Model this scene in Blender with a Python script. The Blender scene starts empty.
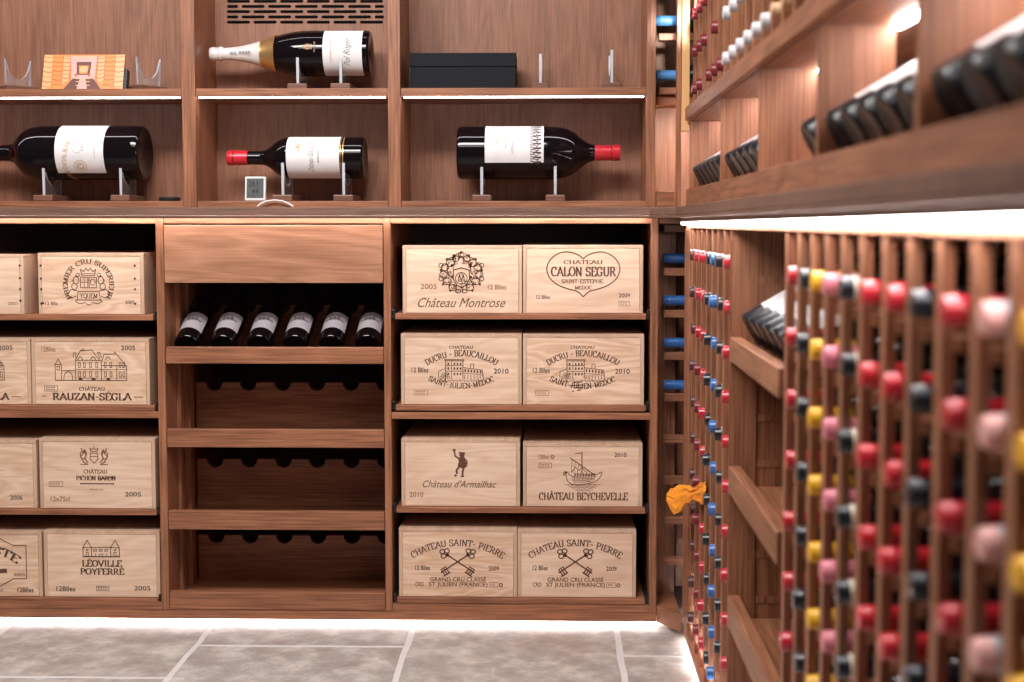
import bpy, bmesh, math, random
from mathutils import Vector, Matrix, Euler, noise
random.seed(7)
C = bpy.context.scene.collection
PI = math.pi
R = math.radians
# ------------------------------------------------------------------ camera
F = 1260.0
H = 1.167
PITCH, YAW = R(3.2), math.atan(27/1260)
CAM = Vector((0, -3.6, H))
ROT = Euler((PI/2-PITCH, 0, YAW), 'XYZ').to_matrix()
PPX, PPY = 526.0, 224+F*math.tan(PITCH)
def ray(px, py):
    return ROT @ Vector(((px-PPX)/F, (PPY-py)/F, -1))
def PY(px, py, Y):
    r = ray(px, py); return CAM+r*((Y-CAM.y)/r.y)
def PX(px, py, X):
    r = ray(px, py); return CAM+r*((X-CAM.x)/r.x)
def PZ(px, py, Z):
    r = ray(px, py); return CAM+r*((Z-CAM.z)/r.z)
cd = bpy.data.cameras.new('camera'); cam = bpy.data.objects.new('camera', cd); C.objects.link(cam)
cam.location = CAM; cam.rotation_euler = ROT.to_euler()
cd.sensor_width = 36; cd.lens = F*36/1024
cd.shift_x = -(PPX-512)/1024; cd.shift_y = -(341-PPY)/1024
cd.clip_start = .05
cd.dof.use_dof = True; cd.dof.focus_distance = 3.6; cd.dof.aperture_fstop = 2.7; cd.dof.aperture_blades = 9
bpy.context.scene.camera = cam

# ------------------------------------------------------------------ materials
MATS = {}
def newmat(name):
    m = bpy.data.materials.new(name); m.use_nodes = True
    nt = m.node_tree; b = nt.nodes['Principled BSDF']
    return m, nt, b
def plain(name, col, rough=.5, metal=0, coat=0, trans=0, ior=1.45, spec=.5):
    m, nt, b = newmat(name)
    n = nt.nodes.new('ShaderNodeTexNoise'); n.inputs['Scale'].default_value = 60
    tc = nt.nodes.new('ShaderNodeTexCoord'); nt.links.new(tc.outputs['Object'], n.inputs['Vector'])
    mx = nt.nodes.new('ShaderNodeMix'); mx.data_type = 'RGBA'
    mx.inputs[6].default_value = (*[c*.92 for c in col], 1); mx.inputs[7].default_value = (*[min(1, c*1.06) for c in col], 1)
    nt.links.new(n.outputs['Fac'], mx.inputs[0]); nt.links.new(mx.outputs[2], b.inputs['Base Color'])
    b.inputs['Roughness'].default_value = rough; b.inputs['Metallic'].default_value = metal
    b.inputs['Coat Weight'].default_value = coat; b.inputs['Transmission Weight'].default_value = trans
    b.inputs['IOR'].default_value = ior; b.inputs['Specular IOR Level'].default_value = spec
    MATS[name] = m; return m
def wood(name, dark, light, axis, rough=.45, fine=260, stretch=40, pores=.5, rings=6.0, ringamt=.5):
    m, nt, b = newmat(name); N = nt.nodes.new; L = nt.links.new
    tc = N('ShaderNodeTexCoord'); oi = N('ShaderNodeObjectInfo')
    sc = N('ShaderNodeVectorMath'); sc.operation = 'SCALE'; sc.inputs[0].default_value = (7.1, 3.7, 5.3)
    L(oi.outputs['Random'], sc.inputs['Scale'])
    ad = N('ShaderNodeVectorMath'); ad.operation = 'ADD'; L(tc.outputs['Object'], ad.inputs[0]); L(sc.outputs[0], ad.inputs[1])
    def mapped(s, st):
        mp = N('ShaderNodeMapping'); v = [s, s, s]; v[axis] = s/st; mp.inputs['Scale'].default_value = v
        L(ad.outputs[0], mp.inputs['Vector']); return mp
    m1 = mapped(fine, stretch); n1 = N('ShaderNodeTexNoise'); n1.inputs['Scale'].default_value = 1; n1.inputs['Detail'].default_value = 3
    L(m1.outputs[0], n1.inputs['Vector'])
    m2 = mapped(rings, 6); n2 = N('ShaderNodeTexNoise'); n2.inputs['Scale'].default_value = 1; n2.inputs['Detail'].default_value = 2
    n2.inputs['Distortion'].default_value = .6
    L(m2.outputs[0], n2.inputs['Vector'])
    mu = N('ShaderNodeMath'); mu.operation = 'MULTIPLY'; mu.inputs[1].default_value = 14; L(n2.outputs['Fac'], mu.inputs[0])
    fr = N('ShaderNodeMath'); fr.operation = 'PINGPONG'; fr.inputs[1].default_value = 1; L(mu.outputs[0], fr.inputs[0])
    # blotch
    m3 = mapped(5, 3); n3 = N('ShaderNodeTexNoise'); n3.inputs['Scale'].default_value = 1
    L(m3.outputs[0], n3.inputs['Vector'])
    a = N('ShaderNodeMapRange'); a.inputs['From Min'].default_value = .38; a.inputs['From Max'].default_value = .62; L(n1.outputs['Fac'], a.inputs['Value'])
    s1 = N('ShaderNodeMath'); s1.operation = 'MULTIPLY'; s1.inputs[1].default_value = pores; L(a.outputs[0], s1.inputs[0])
    s2 = N('ShaderNodeMath'); s2.operation = 'MULTIPLY_ADD'; s2.inputs[1].default_value = ringamt*(1-pores); L(fr.outputs[0], s2.inputs[0]); L(s1.outputs[0], s2.inputs[2])
    s3 = N('ShaderNodeMath'); s3.operation = 'MULTIPLY_ADD'; s3.inputs[1].default_value = (1-ringamt)*(1-pores)*1.6; L(n3.outputs['Fac'], s3.inputs[0]); L(s2.outputs[0], s3.inputs[2])
    mx = N('ShaderNodeMix'); mx.data_type = 'RGBA'; mx.inputs[6].default_value = (*dark, 1); mx.inputs[7].default_value = (*light, 1)
    L(s3.outputs[0], mx.inputs[0]); L(mx.outputs[2], b.inputs['Base Color'])
    bp = N('ShaderNodeBump'); bp.inputs['Strength'].default_value = .12; bp.inputs['Distance'].default_value = .001
    L(n1.outputs['Fac'], bp.inputs['Height']); L(bp.outputs[0], b.inputs['Normal'])
    b.inputs['Roughness'].default_value = rough
    MATS[name] = m; return m
WD, WL = (.125, .042, .019), (.43, .178, .090)
for i, ax in enumerate('xyz'):
    wood('oak_'+ax, WD, WL, i)
wood('oak_panel', (.12, .045, .023), (.34, .148, .082), 2, rough=.55, fine=620, stretch=70, pores=.5, rings=9)
wood('oak_light_x', (.25, .105, .055), (.50, .245, .145), 0, pores=.3, rings=9, ringamt=.75, rough=.4)
wood('counter_oak', (.09, .045, .030), (.24, .125, .085), 0, rough=.55)
wood('counter_oak_y', (.09, .045, .030), (.24, .125, .085), 1, rough=.55)
wood('walnut_foot', (.10, .045, .028), (.22, .10, .065), 0, rough=.4)
PD, PL = (.65, .405, .27), (.86, .635, .475)
wood('pine_a', PD, PL, 0, rough=.6, fine=140, stretch=30, pores=.25, rings=12, ringamt=.6)
wood('pine_b', (.61, .36, .22), (.87, .63, .465), 0, rough=.6, fine=120, stretch=25, pores=.2, rings=16, ringamt=.75)
wood('pine_end', (.50, .31, .20), (.70, .48, .34), 2, rough=.65, fine=160, pores=.3)
wood('pine_lid', (.46, .28, .18), (.68, .46, .33), 1, rough=.65, fine=140, pores=.3)
plain('ink_brown', (.13, .055, .032), .7)
plain('ink_soft', (.30, .145, .085), .7)
plain('ink_dark', (.075, .045, .038), .7)
plain('black_void', (.006, .005, .005), .9, spec=.05)
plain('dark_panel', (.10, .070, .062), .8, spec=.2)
plain('black_metal', (.015, .015, .018), .4)
plain('glass_black', (.005, .003, .004), .06, spec=.45)
plain('glass_green', (.008, .010, .007), .08, coat=.3)
plain('glass_matte', (.006, .007, .010), .3, spec=.4)
plain('cap_red', (.50, .016, .030), .28, coat=.4)
plain('cap_bright_red', (.60, .018, .03), .3, coat=.3)
plain('cap_dark_red', (.20, .016, .024), .35)
plain('cap_maroon', (.085, .026, .028), .35)
plain('cap_black', (.009, .011, .018), .3, coat=.3)
plain('cap_blue', (.03, .14, .42), .32, coat=.3)
plain('cap_blue_light', (.10, .32, .70), .3, coat=.3)
plain('cap_yellow', (.85, .44, .02), .35)
plain('cap_pink', (.74, .22, .28), .35)
plain('cap_blush', (.82, .42, .38), .35)
plain('cap_white', (.62, .60, .62), .35)
plain('cap_tan', (.60, .36, .20), .4)
plain('cream', (.78, .66, .52), .45)
plain('grey_cap', (.35, .38, .45), .4)
plain('paper', (.80, .76, .76), .7)
plain('paper_grey', (.42, .38, .41), .7)
plain('sketch_grey', (.12, .10, .11), .7)
plain('gold', (.75, .45, .18), .3, metal=.8)
plain('gold_ink', (.50, .30, .14), .6)
plain('grey_ink', (.26, .21, .21), .7)
plain('foil_white', (.82, .76, .74), .3, metal=.15)
plain('box_black', (.011, .012, .017), .8, spec=.3)
plain('orange_cloth', (1.0, .33, .02), .5)
plain('plastic_white', (.72, .72, .72), .4)
plain('lcd', (.10, .11, .11), .3)
plain('grout', (.66, .62, .60), .85)
plain('photo_orange', (.95, .30, .09), .3)
plain('photo_red', (.62, .09, .03), .3)
plain('photo_cream', (.90, .47, .23), .3)
plain('photo_dark', (.16, .06, .05), .4)
plain('photo_pink', (.75, .42, .40), .3)
plain('lit_tone_panel', (.80, .46, .20), .35)  # light wood, with the golden glow of lamplight put into its colour
plain('plaster', (.25, .2, .18), .9)
def glass(name):
    m, nt, b = newmat(name)
    b.inputs['Base Color'].default_value = (.93, .95, 1, 1); b.inputs['Transmission Weight'].default_value = .93
    b.inputs['Roughness'].default_value = .03; b.inputs['IOR'].default_value = 1.12; MATS[name] = m
glass('acrylic')
plain('acrylic_edge', (.80, .84, .90), .15, trans=.35)
def emit(name, col, s):
    m, nt, b = newmat(name)
    b.inputs['Base Color'].default_value = (*col, 1); b.inputs['Emission Color'].default_value = (*col, 1)
    b.inputs['Emission Strength'].default_value = s; MATS[name] = m
LEDC = (1.0, .95, .95)
emit('led_counter', LEDC, 27)
emit('led_side', LEDC, 28)
emit('led_kick', (1, .96, .97), 130)
emit('led_shelf', (.92, .93, 1), 24)
emit('led_bay', (1, .94, .92), 44)
emit('led_niche', (1, .94, .88), 130)
emit('lcd_seg', (.02, .02, .02), 0)
def stone():
    m, nt, b = newmat('limestone'); N = nt.nodes.new; L = nt.links.new
    tc = N('ShaderNodeTexCoord')
    n = N('ShaderNodeTexNoise'); n.inputs['Scale'].default_value = 11; n.inputs['Detail'].default_value = 9; n.inputs['Roughness'].default_value = .65
    L(tc.outputs['Object'], n.inputs['Vector'])
    cr = N('ShaderNodeValToRGB'); e = cr.color_ramp.elements
    e[0].position = .34; e[0].color = (.30, .25, .22, 1); e[1].position = .66; e[1].color = (.60, .55, .505, 1)
    x = e.new(.48); x.color = (.375, .335, .305, 1); L(n.outputs['Fac'], cr.inputs['Fac'])
    n2 = N('ShaderNodeTexNoise'); n2.inputs['Scale'].default_value = 3; n2.inputs['Detail'].default_value = 5
    L(tc.outputs['Object'], n2.inputs['Vector'])
    mr = N('ShaderNodeMapRange'); mr.inputs['From Min'].default_value = .52; mr.inputs['From Max'].default_value = .7; mr.inputs['To Max'].default_value = .6
    L(n2.outputs['Fac'], mr.inputs['Value'])
    mx = N('ShaderNodeMix'); mx.data_type = 'RGBA'; mx.inputs[7].default_value = (.33, .225, .17, 1)
    L(mr.outputs[0], mx.inputs[0]); L(cr.outputs['Color'], mx.inputs[6]); L(mx.outputs[2], b.inputs['Base Color'])
    n3 = N('ShaderNodeTexNoise'); n3.inputs['Scale'].default_value = 45; n3.inputs['Detail'].default_value = 4
    L(tc.outputs['Object'], n3.inputs['Vector'])
    bp = N('ShaderNodeBump'); bp.inputs['Strength'].default_value = .35; bp.inputs['Distance'].default_value = .004
    L(n3.outputs['Fac'], bp.inputs['Height']); L(bp.outputs[0], b.inputs['Normal'])
    b.inputs['Roughness'].default_value = .55; MATS['limestone'] = m
stone()

# ------------------------------------------------------------------ object helpers
def wloc(o):
    v = Vector(o.location)
    while o.parent: o = o.parent; v += Vector(o.location)
    return v
def obj(name, bm, mat, parent=None, bevel=0, smooth=False, local=False, origin=None):
    me = bpy.data.meshes.new(name)
    bmesh.ops.recalc_face_normals(bm, faces=bm.faces)
    org = Vector((0, 0, 0))
    if not local:
        if parent is not None: org = wloc(parent)
        elif origin is not None: org = Vector(origin)
        if org.length: bmesh.ops.translate(bm, verts=bm.verts, vec=-org)
    if smooth:
        for f in bm.faces: f.smooth = True
        for e in bm.edges:
            if len(e.link_faces) == 2 and e.calc_face_angle(0) > .7: e.smooth = False
    bm.to_mesh(me); bm.free()
    mats = mat if isinstance(mat, (list, tuple)) else [mat]
    for m in mats: me.materials.append(MATS[m])
    o = bpy.data.objects.new(name, me); C.objects.link(o)
    if parent is not None: o.parent = parent
    elif origin is not None: o.location = origin
    if bevel:
        b = o.modifiers.new('bevel', 'BEVEL'); b.width = bevel; b.segments = 2; b.limit_method = 'ANGLE'
    return o
def thing(name, label, cat, loc=(0, 0, 0), group=None, rot=None):
    o = bpy.data.objects.new(name, None); C.objects.link(o); o.location = loc; o.empty_display_size = .05
    if rot is not None: o.rotation_euler = rot
    o['label'] = label; o['category'] = cat
    if group: o['group'] = group
    return o
def tag(o, label, cat, group=None):
    o['label'] = label; o['category'] = cat
    if group: o['group'] = group
    return o
def structure(o): o['kind'] = 'structure'; return o
def box(bm, x0, x1, y0, y1, z0, z1):
    x0, x1 = sorted((x0, x1)); y0, y1 = sorted((y0, y1)); z0, z1 = sorted((z0, z1))
    m = Matrix.Translation(((x0+x1)/2, (y0+y1)/2, (z0+z1)/2)) @ Matrix.Diagonal((x1-x0, y1-y0, z1-z0, 1))
    return bmesh.ops.create_cube(bm, size=1, matrix=m)['verts']
def B(*boxes):
    bm = bmesh.new()
    for b in boxes: box(bm, *b)
    return bm
def lathe(prof, n=32, bm=None):
    bm = bm or bmesh.new(); rings = []
    for r, z in prof:
        if r < 1e-6: rings.append([bm.verts.new((0, 0, z))])
        else: rings.append([bm.verts.new((r*math.cos(2*PI*k/n), r*math.sin(2*PI*k/n), z)) for k in range(n)])
    for a, b in zip(rings, rings[1:]):
        for k in range(n):
            q = [a[k % len(a)], a[(k+1) % len(a)], b[(k+1) % len(b)], b[k % len(b)]]
            u = []
            for v in q:
                if v not in u: u.append(v)
            if len(u) > 2: bm.faces.new(u)
    return bm
def smoothprof(pts, sub=6):
    out = []
    P = [pts[0]]+pts+[pts[-1]]
    for i in range(1, len(P)-2):
        p0, p1, p2, p3 = P[i-1], P[i], P[i+1], P[i+2]
        for k in range(sub):
            t = k/sub
            out.append(tuple(.5*((2*p1[j])+(-p0[j]+p2[j])*t+(2*p0[j]-5*p1[j]+4*p2[j]-p3[j])*t*t+(-p0[j]+3*p1[j]-3*p2[j]+p3[j])*t**3) for j in (0, 1)))
    out.append(pts[-1]); return out
def tube(path, r, n=10):
    bm = bmesh.new(); rings = []
    for i, p in enumerate(path):
        p = Vector(p); a = Vector(path[max(0, i-1)]); b = Vector(path[min(len(path)-1, i+1)])
        t = (b-a).normalized(); s = t.cross(Vector((0, 0, 1)))
        s = s.normalized() if s.length > .05 else Vector((1, 0, 0)); u = s.cross(t)
        rings.append([bm.verts.new(p+s*r*math.cos(2*PI*k/n)+u*r*math.sin(2*PI*k/n)) for k in range(n)])
    for a, b in zip(rings, rings[1:]):
        for k in range(n): bm.faces.new((a[k], a[(k+1) % n], b[(k+1) % n], b[k]))
    bm.faces.new(rings[0]); bm.faces.new(rings[-1]); return bm

# ------------------------------------------------------------------ lettering
def arc(cx, cy, rx, ry, a0, a1, n=10):
    return [(cx+rx*math.cos(R(a0+(a1-a0)*i/n)), cy+ry*math.sin(R(a0+(a1-a0)*i/n))) for i in range(n+1)]
G = {  # serif capitals: width, strokes
 'A': (.72, [[(0.02, 0), (.36, 1)], [(.36, 1), (.70, 0)], [(.14, .34), (.58, .34)]]),
 'B': (.62, [[(.12, 0), (.12, 1)], [(.02, 1), (.30, 1)]+arc(.30, .76, .22, .24, 90, -90)+[(.12, .52)], [(.30, .52)]+arc(.32, .26, .26, .26, 90, -90)+[(.02, 0)]]),
 'C': (.66, [arc(.36, .5, .32, .5, 52, 308, 16), [(.57, .97), (.57, .72)]]),
 'D': (.70, [[(.12, 0), (.12, 1)], [(.02, 1), (.28, 1)]+arc(.28, .5, .38, .5, 90, -90, 14)+[(.02, 0)]]),
 'E': (.60, [[(.12, 0), (.12, 1)], [(.02, 1), (.54, 1), (.54, .8)], [(.12, .52), (.42, .52)], [(.02, 0), (.57, 0), (.57, .22)]]),
 'F': (.56, [[(.12, 0), (.12, 1)], [(.02, 1), (.53, 1), (.53, .8)], [(.12, .52), (.42, .52)], [(.02, 0), (.24, 0)]]),
 'G': (.72, [arc(.36, .5, .32, .5, 52, 308, 16), [(.59, .97), (.59, .74)], [(.58, .1), (.58, .42)], [(.42, .42), (.70, .42)]]),
 'H': (.76, [[(.12, 0), (.12, 1)], [(.62, 0), (.62, 1)], [(.12, .52), (.62, .52)]]),
 'I': (.32, [[(.16, 0), (.16, 1)]]),
 'J': (.44, [[(.28, 1), (.28, .2)]+arc(.14, .2, .14, .2, 0, -120, 6)]),
 'K': (.70, [[(.12, 0), (.12, 1)], [(.12, .4), (.58, 1)], [(.28, .6), (.62, 0)]]),
 'L': (.58, [[(.12, 0), (.12, 1)], [(.02, 0), (.55, 0), (.55, .24)]]),
 'M': (.88, [[(.12, 0), (.12, 1)], [(.12, 1), (.43, .05)], [(.43, .05), (.74, 1)], [(.74, 0), (.74, 1)]]),
 'N': (.76, [[(.12, 0), (.12, 1)], [(.12, 1), (.62, 0)], [(.62, 0), (.62, 1)]]),
 'O': (.74, [arc(.37, .5, .33, .5, 0, 360, 22)]),
 'P': (.60, [[(.12, 0), (.12, 1)], [(.02, 1), (.30, 1)]+arc(.30, .73, .24, .27, 90, -90)+[(.12, .46)]]),
 'Q': (.74, [arc(.37, .5, .33, .5, 0, 360, 22), [(.36, .2), (.70, -.14)]]),
 'R': (.70, [[(.12, 0), (.12, 1)], [(.02, 1), (.30, 1)]+arc(.30, .74, .24, .26, 90, -90)+[(.12, .48)], [(.34, .48), (.64, 0)]]),
 'S': (.56, [arc(.27, .74, .22, .26, 40, 270, 10)+arc(.27, .25, .23, .25, 90, -140, 10), [(.47, .97), (.47, .76)], [(.05, .03), (.05, .24)]]),
 'T': (.66, [[(.33, 0), (.33, 1)], [(.03, .78), (.03, 1), (.63, 1), (.63, .78)]]),
 'U': (.74, [[(.12, 1), (.12, .32)]+arc(.37, .32, .25, .32, 180, 360, 10)+[(.62, 1)]]),
 'V': (.72, [[(.02, 1), (.36, 0)], [(.36, 0), (.70, 1)]]),
 'X': (.70, [[(.06, 1), (.64, 0)], [(.06, 0), (.64, 1)]]),
 'Y': (.70, [[(.04, 1), (.35, .5)], [(.66, 1), (.35, .5)], [(.35, .5), (.35, 0)]]),
 'Z': (.62, [[(.06, .78), (.06, 1), (.56, 1), (.04, 0), (.57, 0), (.57, .22)]]),
 '-': (.40, [[(.06, .44), (.34, .44)]]), ' ': (.36, []), '.': (.2, [[(.07, .03), (.13, .03)]])}
ACC = {'Â': ('A', [[(.22, 1.1), (.36, 1.26), (.50, 1.1)]]), 'É': ('E', [[(.26, 1.1), (.42, 1.28)]])}
def ribbon(pts, w):  # polygons for a polyline; w number or function(direction)
    out = []
    for a, b in zip(pts, pts[1:]):
        dx, dy = b[0]-a[0], b[1]-a[1]; l = math.hypot(dx, dy)
        if l < 1e-6: continue
        ww = (w(abs(dy)/l) if callable(w) else w)/2
        nx, ny = -dy/l*ww, dx/l*ww; ex, ey = dx/l*ww*.35, dy/l*ww*.35
        out.append([(a[0]-ex+nx, a[1]-ey+ny), (a[0]-ex-nx, a[1]-ey-ny), (b[0]+ex-nx, b[1]+ey-ny), (b[0]+ex+nx, b[1]+ey+ny)])
    return out
def serif_polys(s, bold=.15):
    out, x = [], 0
    for ch in s:
        extra = []
        if ch in ACC: ch, extra = ACC[ch]
        w, st = G[ch]
        wf = lambda v: (.10+(bold-.10)*v**1.5) if ch != '-' else .13
        for p in st:
            out += [[(q[0]+x, q[1]) for q in poly] for poly in ribbon(p, wf)]
            for e, o in ((p[0], p[1]), (p[-1], p[-2])):
                if e[1] in (0, 1) and abs(e[1]-o[1]) > .3 and ch not in 'S':
                    y = .025 if e[1] == 0 else .975
                    if (ch == 'V' and e[1] == 0) or (ch in 'AM' and e == (.36, 1)) or (ch == 'N' and e == (.62, 0)): continue
                    out += [[(q[0]+x, q[1]) for q in poly] for poly in ribbon([(e[0]-.095, y), (e[0]+.095, y)], .07)]
        for p in extra: out += [[(q[0]+x, q[1]) for q in poly] for poly in ribbon(p, .11)]
        x += w+.07
    return out, x-.07
_fc = {}
def font_polys(s, shear=0):
    k = (s, shear)
    if k in _fc: return _fc[k]
    cu = bpy.data.curves.new('t', 'FONT'); cu.body = s; cu.shear = shear; cu.resolution_u = 3; cu.offset = .012 if not shear else 0
    o = bpy.data.objects.new('t', cu); C.objects.link(o)
    me = o.to_mesh(); v = [(p.co.x, p.co.y) for p in me.vertices]
    polys = [[v[i] for i in p.vertices] for p in me.polygons]
    x0 = min(p[0] for p in v); x1 = max(p[0] for p in v)
    o.to_mesh_clear(); bpy.data.objects.remove(o); bpy.data.curves.remove(cu)
    caph = .7
    polys = [[((x-x0)/caph, y/caph) for x, y in p] for p in polys]
    _fc[k] = (polys, (x1-x0)/caph); return _fc[k]
class Print:  # drawn in y-down sheet units
    def __init__(s): s.p = []; s.off = (0, 0)
    def add(s, polys, m=0): s.p += [([(x+s.off[0], y+s.off[1]) for x, y in q], m) for q in polys]
    def text(s, t, x0, x1, y0, y1, kind='serif', rad=None, m=0, shear=0, bold=.17):
        """letters between x0..x1; cap top y0, baseline y1; rad bends the baseline"""
        polys, w = serif_polys(t, bold) if kind == 'serif' else font_polys(t, shear)
        sx = (x1-x0)/w; h = y1-y0; cx = (x0+x1)/2; out = []
        for q in polys:
            n = []
            for x, y in q:
                X, Y = x*sx-(x1-x0)/2, y*h
                if rad: X, Y = (rad+Y)*math.sin(X/rad), (rad+Y)*math.cos(X/rad)-rad
                n.append((cx+X, y1-Y))
            out.append(n)
        s.add(out, m)
    def line(s, pts, w=2.2, m=0, close=False):
        pts = list(pts)
        if close: pts.append(pts[0])
        s.add(ribbon(pts, w), m)
    def ell(s, cx, cy, rx, ry=None, w=2, a0=0, a1=360, n=18, m=0): s.line(arc(cx, cy, rx, ry or rx, a0, a1, n), w, m)
    def dot(s, cx, cy, r, ry=None, m=0): s.add([arc(cx, cy, r, ry or r, 0, 324, 9)], m)
    def poly(s, pts, m=0): s.add([pts], m)
    def rect(s, x0, y0, x1, y1, w=2, m=0): s.line([(x0, y0), (x1, y0), (x1, y1), (x0, y1)], w, m, True)
    def stampbox(s, x0, y0, x1, y1, m=0):
        s.rect(x0, y0, x1, y1, 1.6, m); k = x0+5
        while k < x1-7: s.line([(k, y0+5), (k+5, y0+5)], 2.5, m); s.line([(k, y1-5), (k+4, y1-5)], 2.5, m); k += 8
    def mesh(s, f, lift=0):
        bm = bmesh.new()
        for k, (q, m) in enumerate(s.p):
            try: fc = bm.faces.new([bm.verts.new(Vector(f(x, y))-Vector((0, k*lift, 0))) for x, y in q]); fc.material_index = m
            except ValueError: pass
        return bm
def obj_flat(name, bm, mats, parent, local=False):
    """a printed layer; leave normals as they are"""
    return obj(name, bm, mats, parent, local=local)

# ------------------------------------------------------------------ setting
XR = .371            # plane of the side racks
zC0, zC1 = H+.017, H+.047
def Yd(d): return -3.6+d
bm = B((-2.6, 1.0, -4.2, .70, -.06, -.0012)); structure(obj('floor', bm, 'grout'))
bm = bmesh.new(); random.seed(3)
colx = [-.99+.587*k for k in range(-3, 4)]
firsts = {-2: .02, -1: -.395+.0, 0: -.149, 1: -.55, 2: -.217, 3: -.4}
for i, x in enumerate(colx):
    y = .12; first = [.0, -.2, -.435, -.185, -.56, -.245, -.3][i]
    ys = [.12, first]
    while ys[-1] > -4.1: ys.append(ys[-1]-random.choice((.42, .587, .7)))
    x1 = min(x+.587, .99)
    for a, b in zip(ys, ys[1:]):
        g = .0085; n = 14; loop = []
        xa, xb, ya, yb = x+g, x1-g, b+g, a-g
        if yb-ya < .02: continue
        P = []
        for k in range(n): P.append((xa+(xb-xa)*k/n, ya))
        for k in range(n): P.append((xb, ya+(yb-ya)*k/n))
        for k in range(n): P.append((xb-(xb-xa)*k/n, yb))
        for k in range(n): P.append((xa, yb-(yb-ya)*k/n))
        cx, cy = (xa+xb)/2, (ya+yb)/2
        T = []
        for px, py in P:
            q = noise.noise_vector(Vector((px*9, py*9, 1.3)))*.006
            T.append((px+q.x, py+q.y))
        top = [bm.verts.new((u, v, 0)) for u, v in T]; bot = [bm.verts.new((u, v, -.008)) for u, v in T]
        bm.faces.new(top)
        for k in range(len(top)): bm.faces.new((top[k-1], top[k], bot[k], bot[k-1]))
fl = obj('floor_tiles', bm, 'limestone'); structure(fl); fl.name = 'floor.001'
structure(obj('wall_back', B((-2.6, 1.0, .66, .72, 0, 2.5)), 'plaster'))
structure(obj('wall_right', B((.90, 1.0, -3.9, .66, 0, 2.5)), 'plaster'))

# ------------------------------------------------------------------ worktop
bm = bmesh.new()
def prism(bm, pts, z0, z1):
    lo = [bm.verts.new((x, y, z0)) for x, y in pts]; hi = [bm.verts.new((x, y, z1)) for x, y in pts]
    bm.faces.new(lo); bm.faces.new(hi)
    for k in range(len(pts)): bm.faces.new((lo[k-1], lo[k], hi[k], hi[k-1]))
prism(bm, [(-2.4, -.045), (.272, -.045), (.338, -.115), (.338, -3.0), (.88, -3.0), (.88, .60), (-2.3, .60)], zC0+.008, zC1)
prism(bm, [(-2.4, -.045), (.272, -.045), (.338, -.115), (.338, -3.0), (.350, -3.0), (.350, -.106), (.278, -.029), (-2.3, -.029)], zC0, zC0+.0078)
t = thing('worktop', 'long L-shaped dark oak worktop running under the display shelves and round the corner', 'worktop', (-1, 0, zC0))
obj('top_slab', bm, 'counter_oak', t, .002)
obj('led_strip', B((-2.2, .268, -.024, -.010, zC0+.0035, zC0+.0075)), 'led_counter', t)['label'] = 'glowing white light strip under the front edge'
obj('led_strip', B((.3515, .3655, -3.0, -.13, H-.002, H+.006)), 'led_side', t)['label'] = 'glowing white light strip under the side edge'
obj('strip_housing', B((.3515, .3655, -3.0, -.13, H+.0062, zC0+.0075)), 'counter_oak_y', t)

# ------------------------------------------------------------------ lower cabinets on the back wall
Zf = lambda py, px=400, Y=0.0: PY(px, py, Y).z
Xf = lambda px, py=420, Y=0.0: PY(px, py, Y).x
zTopRail1 = zC0-.001; zTopRail0 = Zf(223.5)
zMid1, zMid0 = Zf(412.5), Zf(419)
zBot1, zBot0 = Zf(604), Zf(611)
zKick0 = Zf(620.5)
DEP = .56
def carcass(t, x0, x1, lw, rw, mid=True):
    """x0,x1 opening edges, lw/rw widths of the posts"""
    if lw: obj('side_panel', B((x0-lw, x0, 0, DEP, zBot0, zTopRail1)), 'oak_z', t, .0015)
    if rw: obj('side_panel', B((x1, x1+rw, 0, DEP, zBot0, zTopRail1)), 'oak_z', t, .0015)
    obj('top_rail', B((x0+.0003, x1-.0003, 0.001, DEP, zTopRail0, zTopRail1)), 'oak_x', t, .001)
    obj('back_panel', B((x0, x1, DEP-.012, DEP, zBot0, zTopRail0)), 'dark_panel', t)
    if mid: obj('middle_shelf', B((x0+.0003, x1-.0003, 0.001, DEP-.013, zMid0, zMid1)), 'oak_x', t, .001)
    obj('bottom_board', B((x0+.0003, x1-.0003, 0.001, DEP-.013, zBot0, zBot1)), 'oak_x', t, .001)
xL1 = Xf(158.5); xM0, xM1 = Xf(166.5), Xf(384.5); xR0, xR1 = Xf(391.5), Xf(650); xE = Xf(657.5)
cabL = thing('crate_cabinet', 'open oak cabinet at the left filled with stencilled crates on pull-out shelves', 'cabinet', (-1.2, .28, zBot0), 'crate cabinets under the worktop')
carcass(cabL, -2.0, xL1, .02, xM0-.0005-xL1)
cabR = thing('crate_cabinet', 'open oak cabinet beside the corner holding eight stencilled crates', 'cabinet', (0, .28, zBot0), 'crate cabinets under the worktop')
carcass(cabR, xR0, xR1, 0, xE-xR1)
cabM = thing('bottle_cabinet', 'oak cabinet between the crate cabinets with drawer and four bottle tiers', 'cabinet', ((xM0+xM1)/2, .28, zBot0))
carcass(cabM, xM0, xM1, 0, xR0-.0005-xM1, mid=False)
# plinth
t = thing('plinth', 'oak plinth rail with white light strip running along the floor below the cabinets', 'plinth', (-.8, .05, 0))
obj('plinth_rail', B((-2.0, xE, .002, .03, zKick0, zBot0-.0005)), 'oak_x', t, .001)
obj('kick_board', B((-2.0, xE, .06, .08, 0.001, zKick0)), 'oak_light_x', t)
obj('led_strip', B((-2.0, xE+.01, .031, .045, zKick0+.001, zKick0+.007)), 'led_kick', t)['label'] = 'glowing white light strip'
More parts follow.
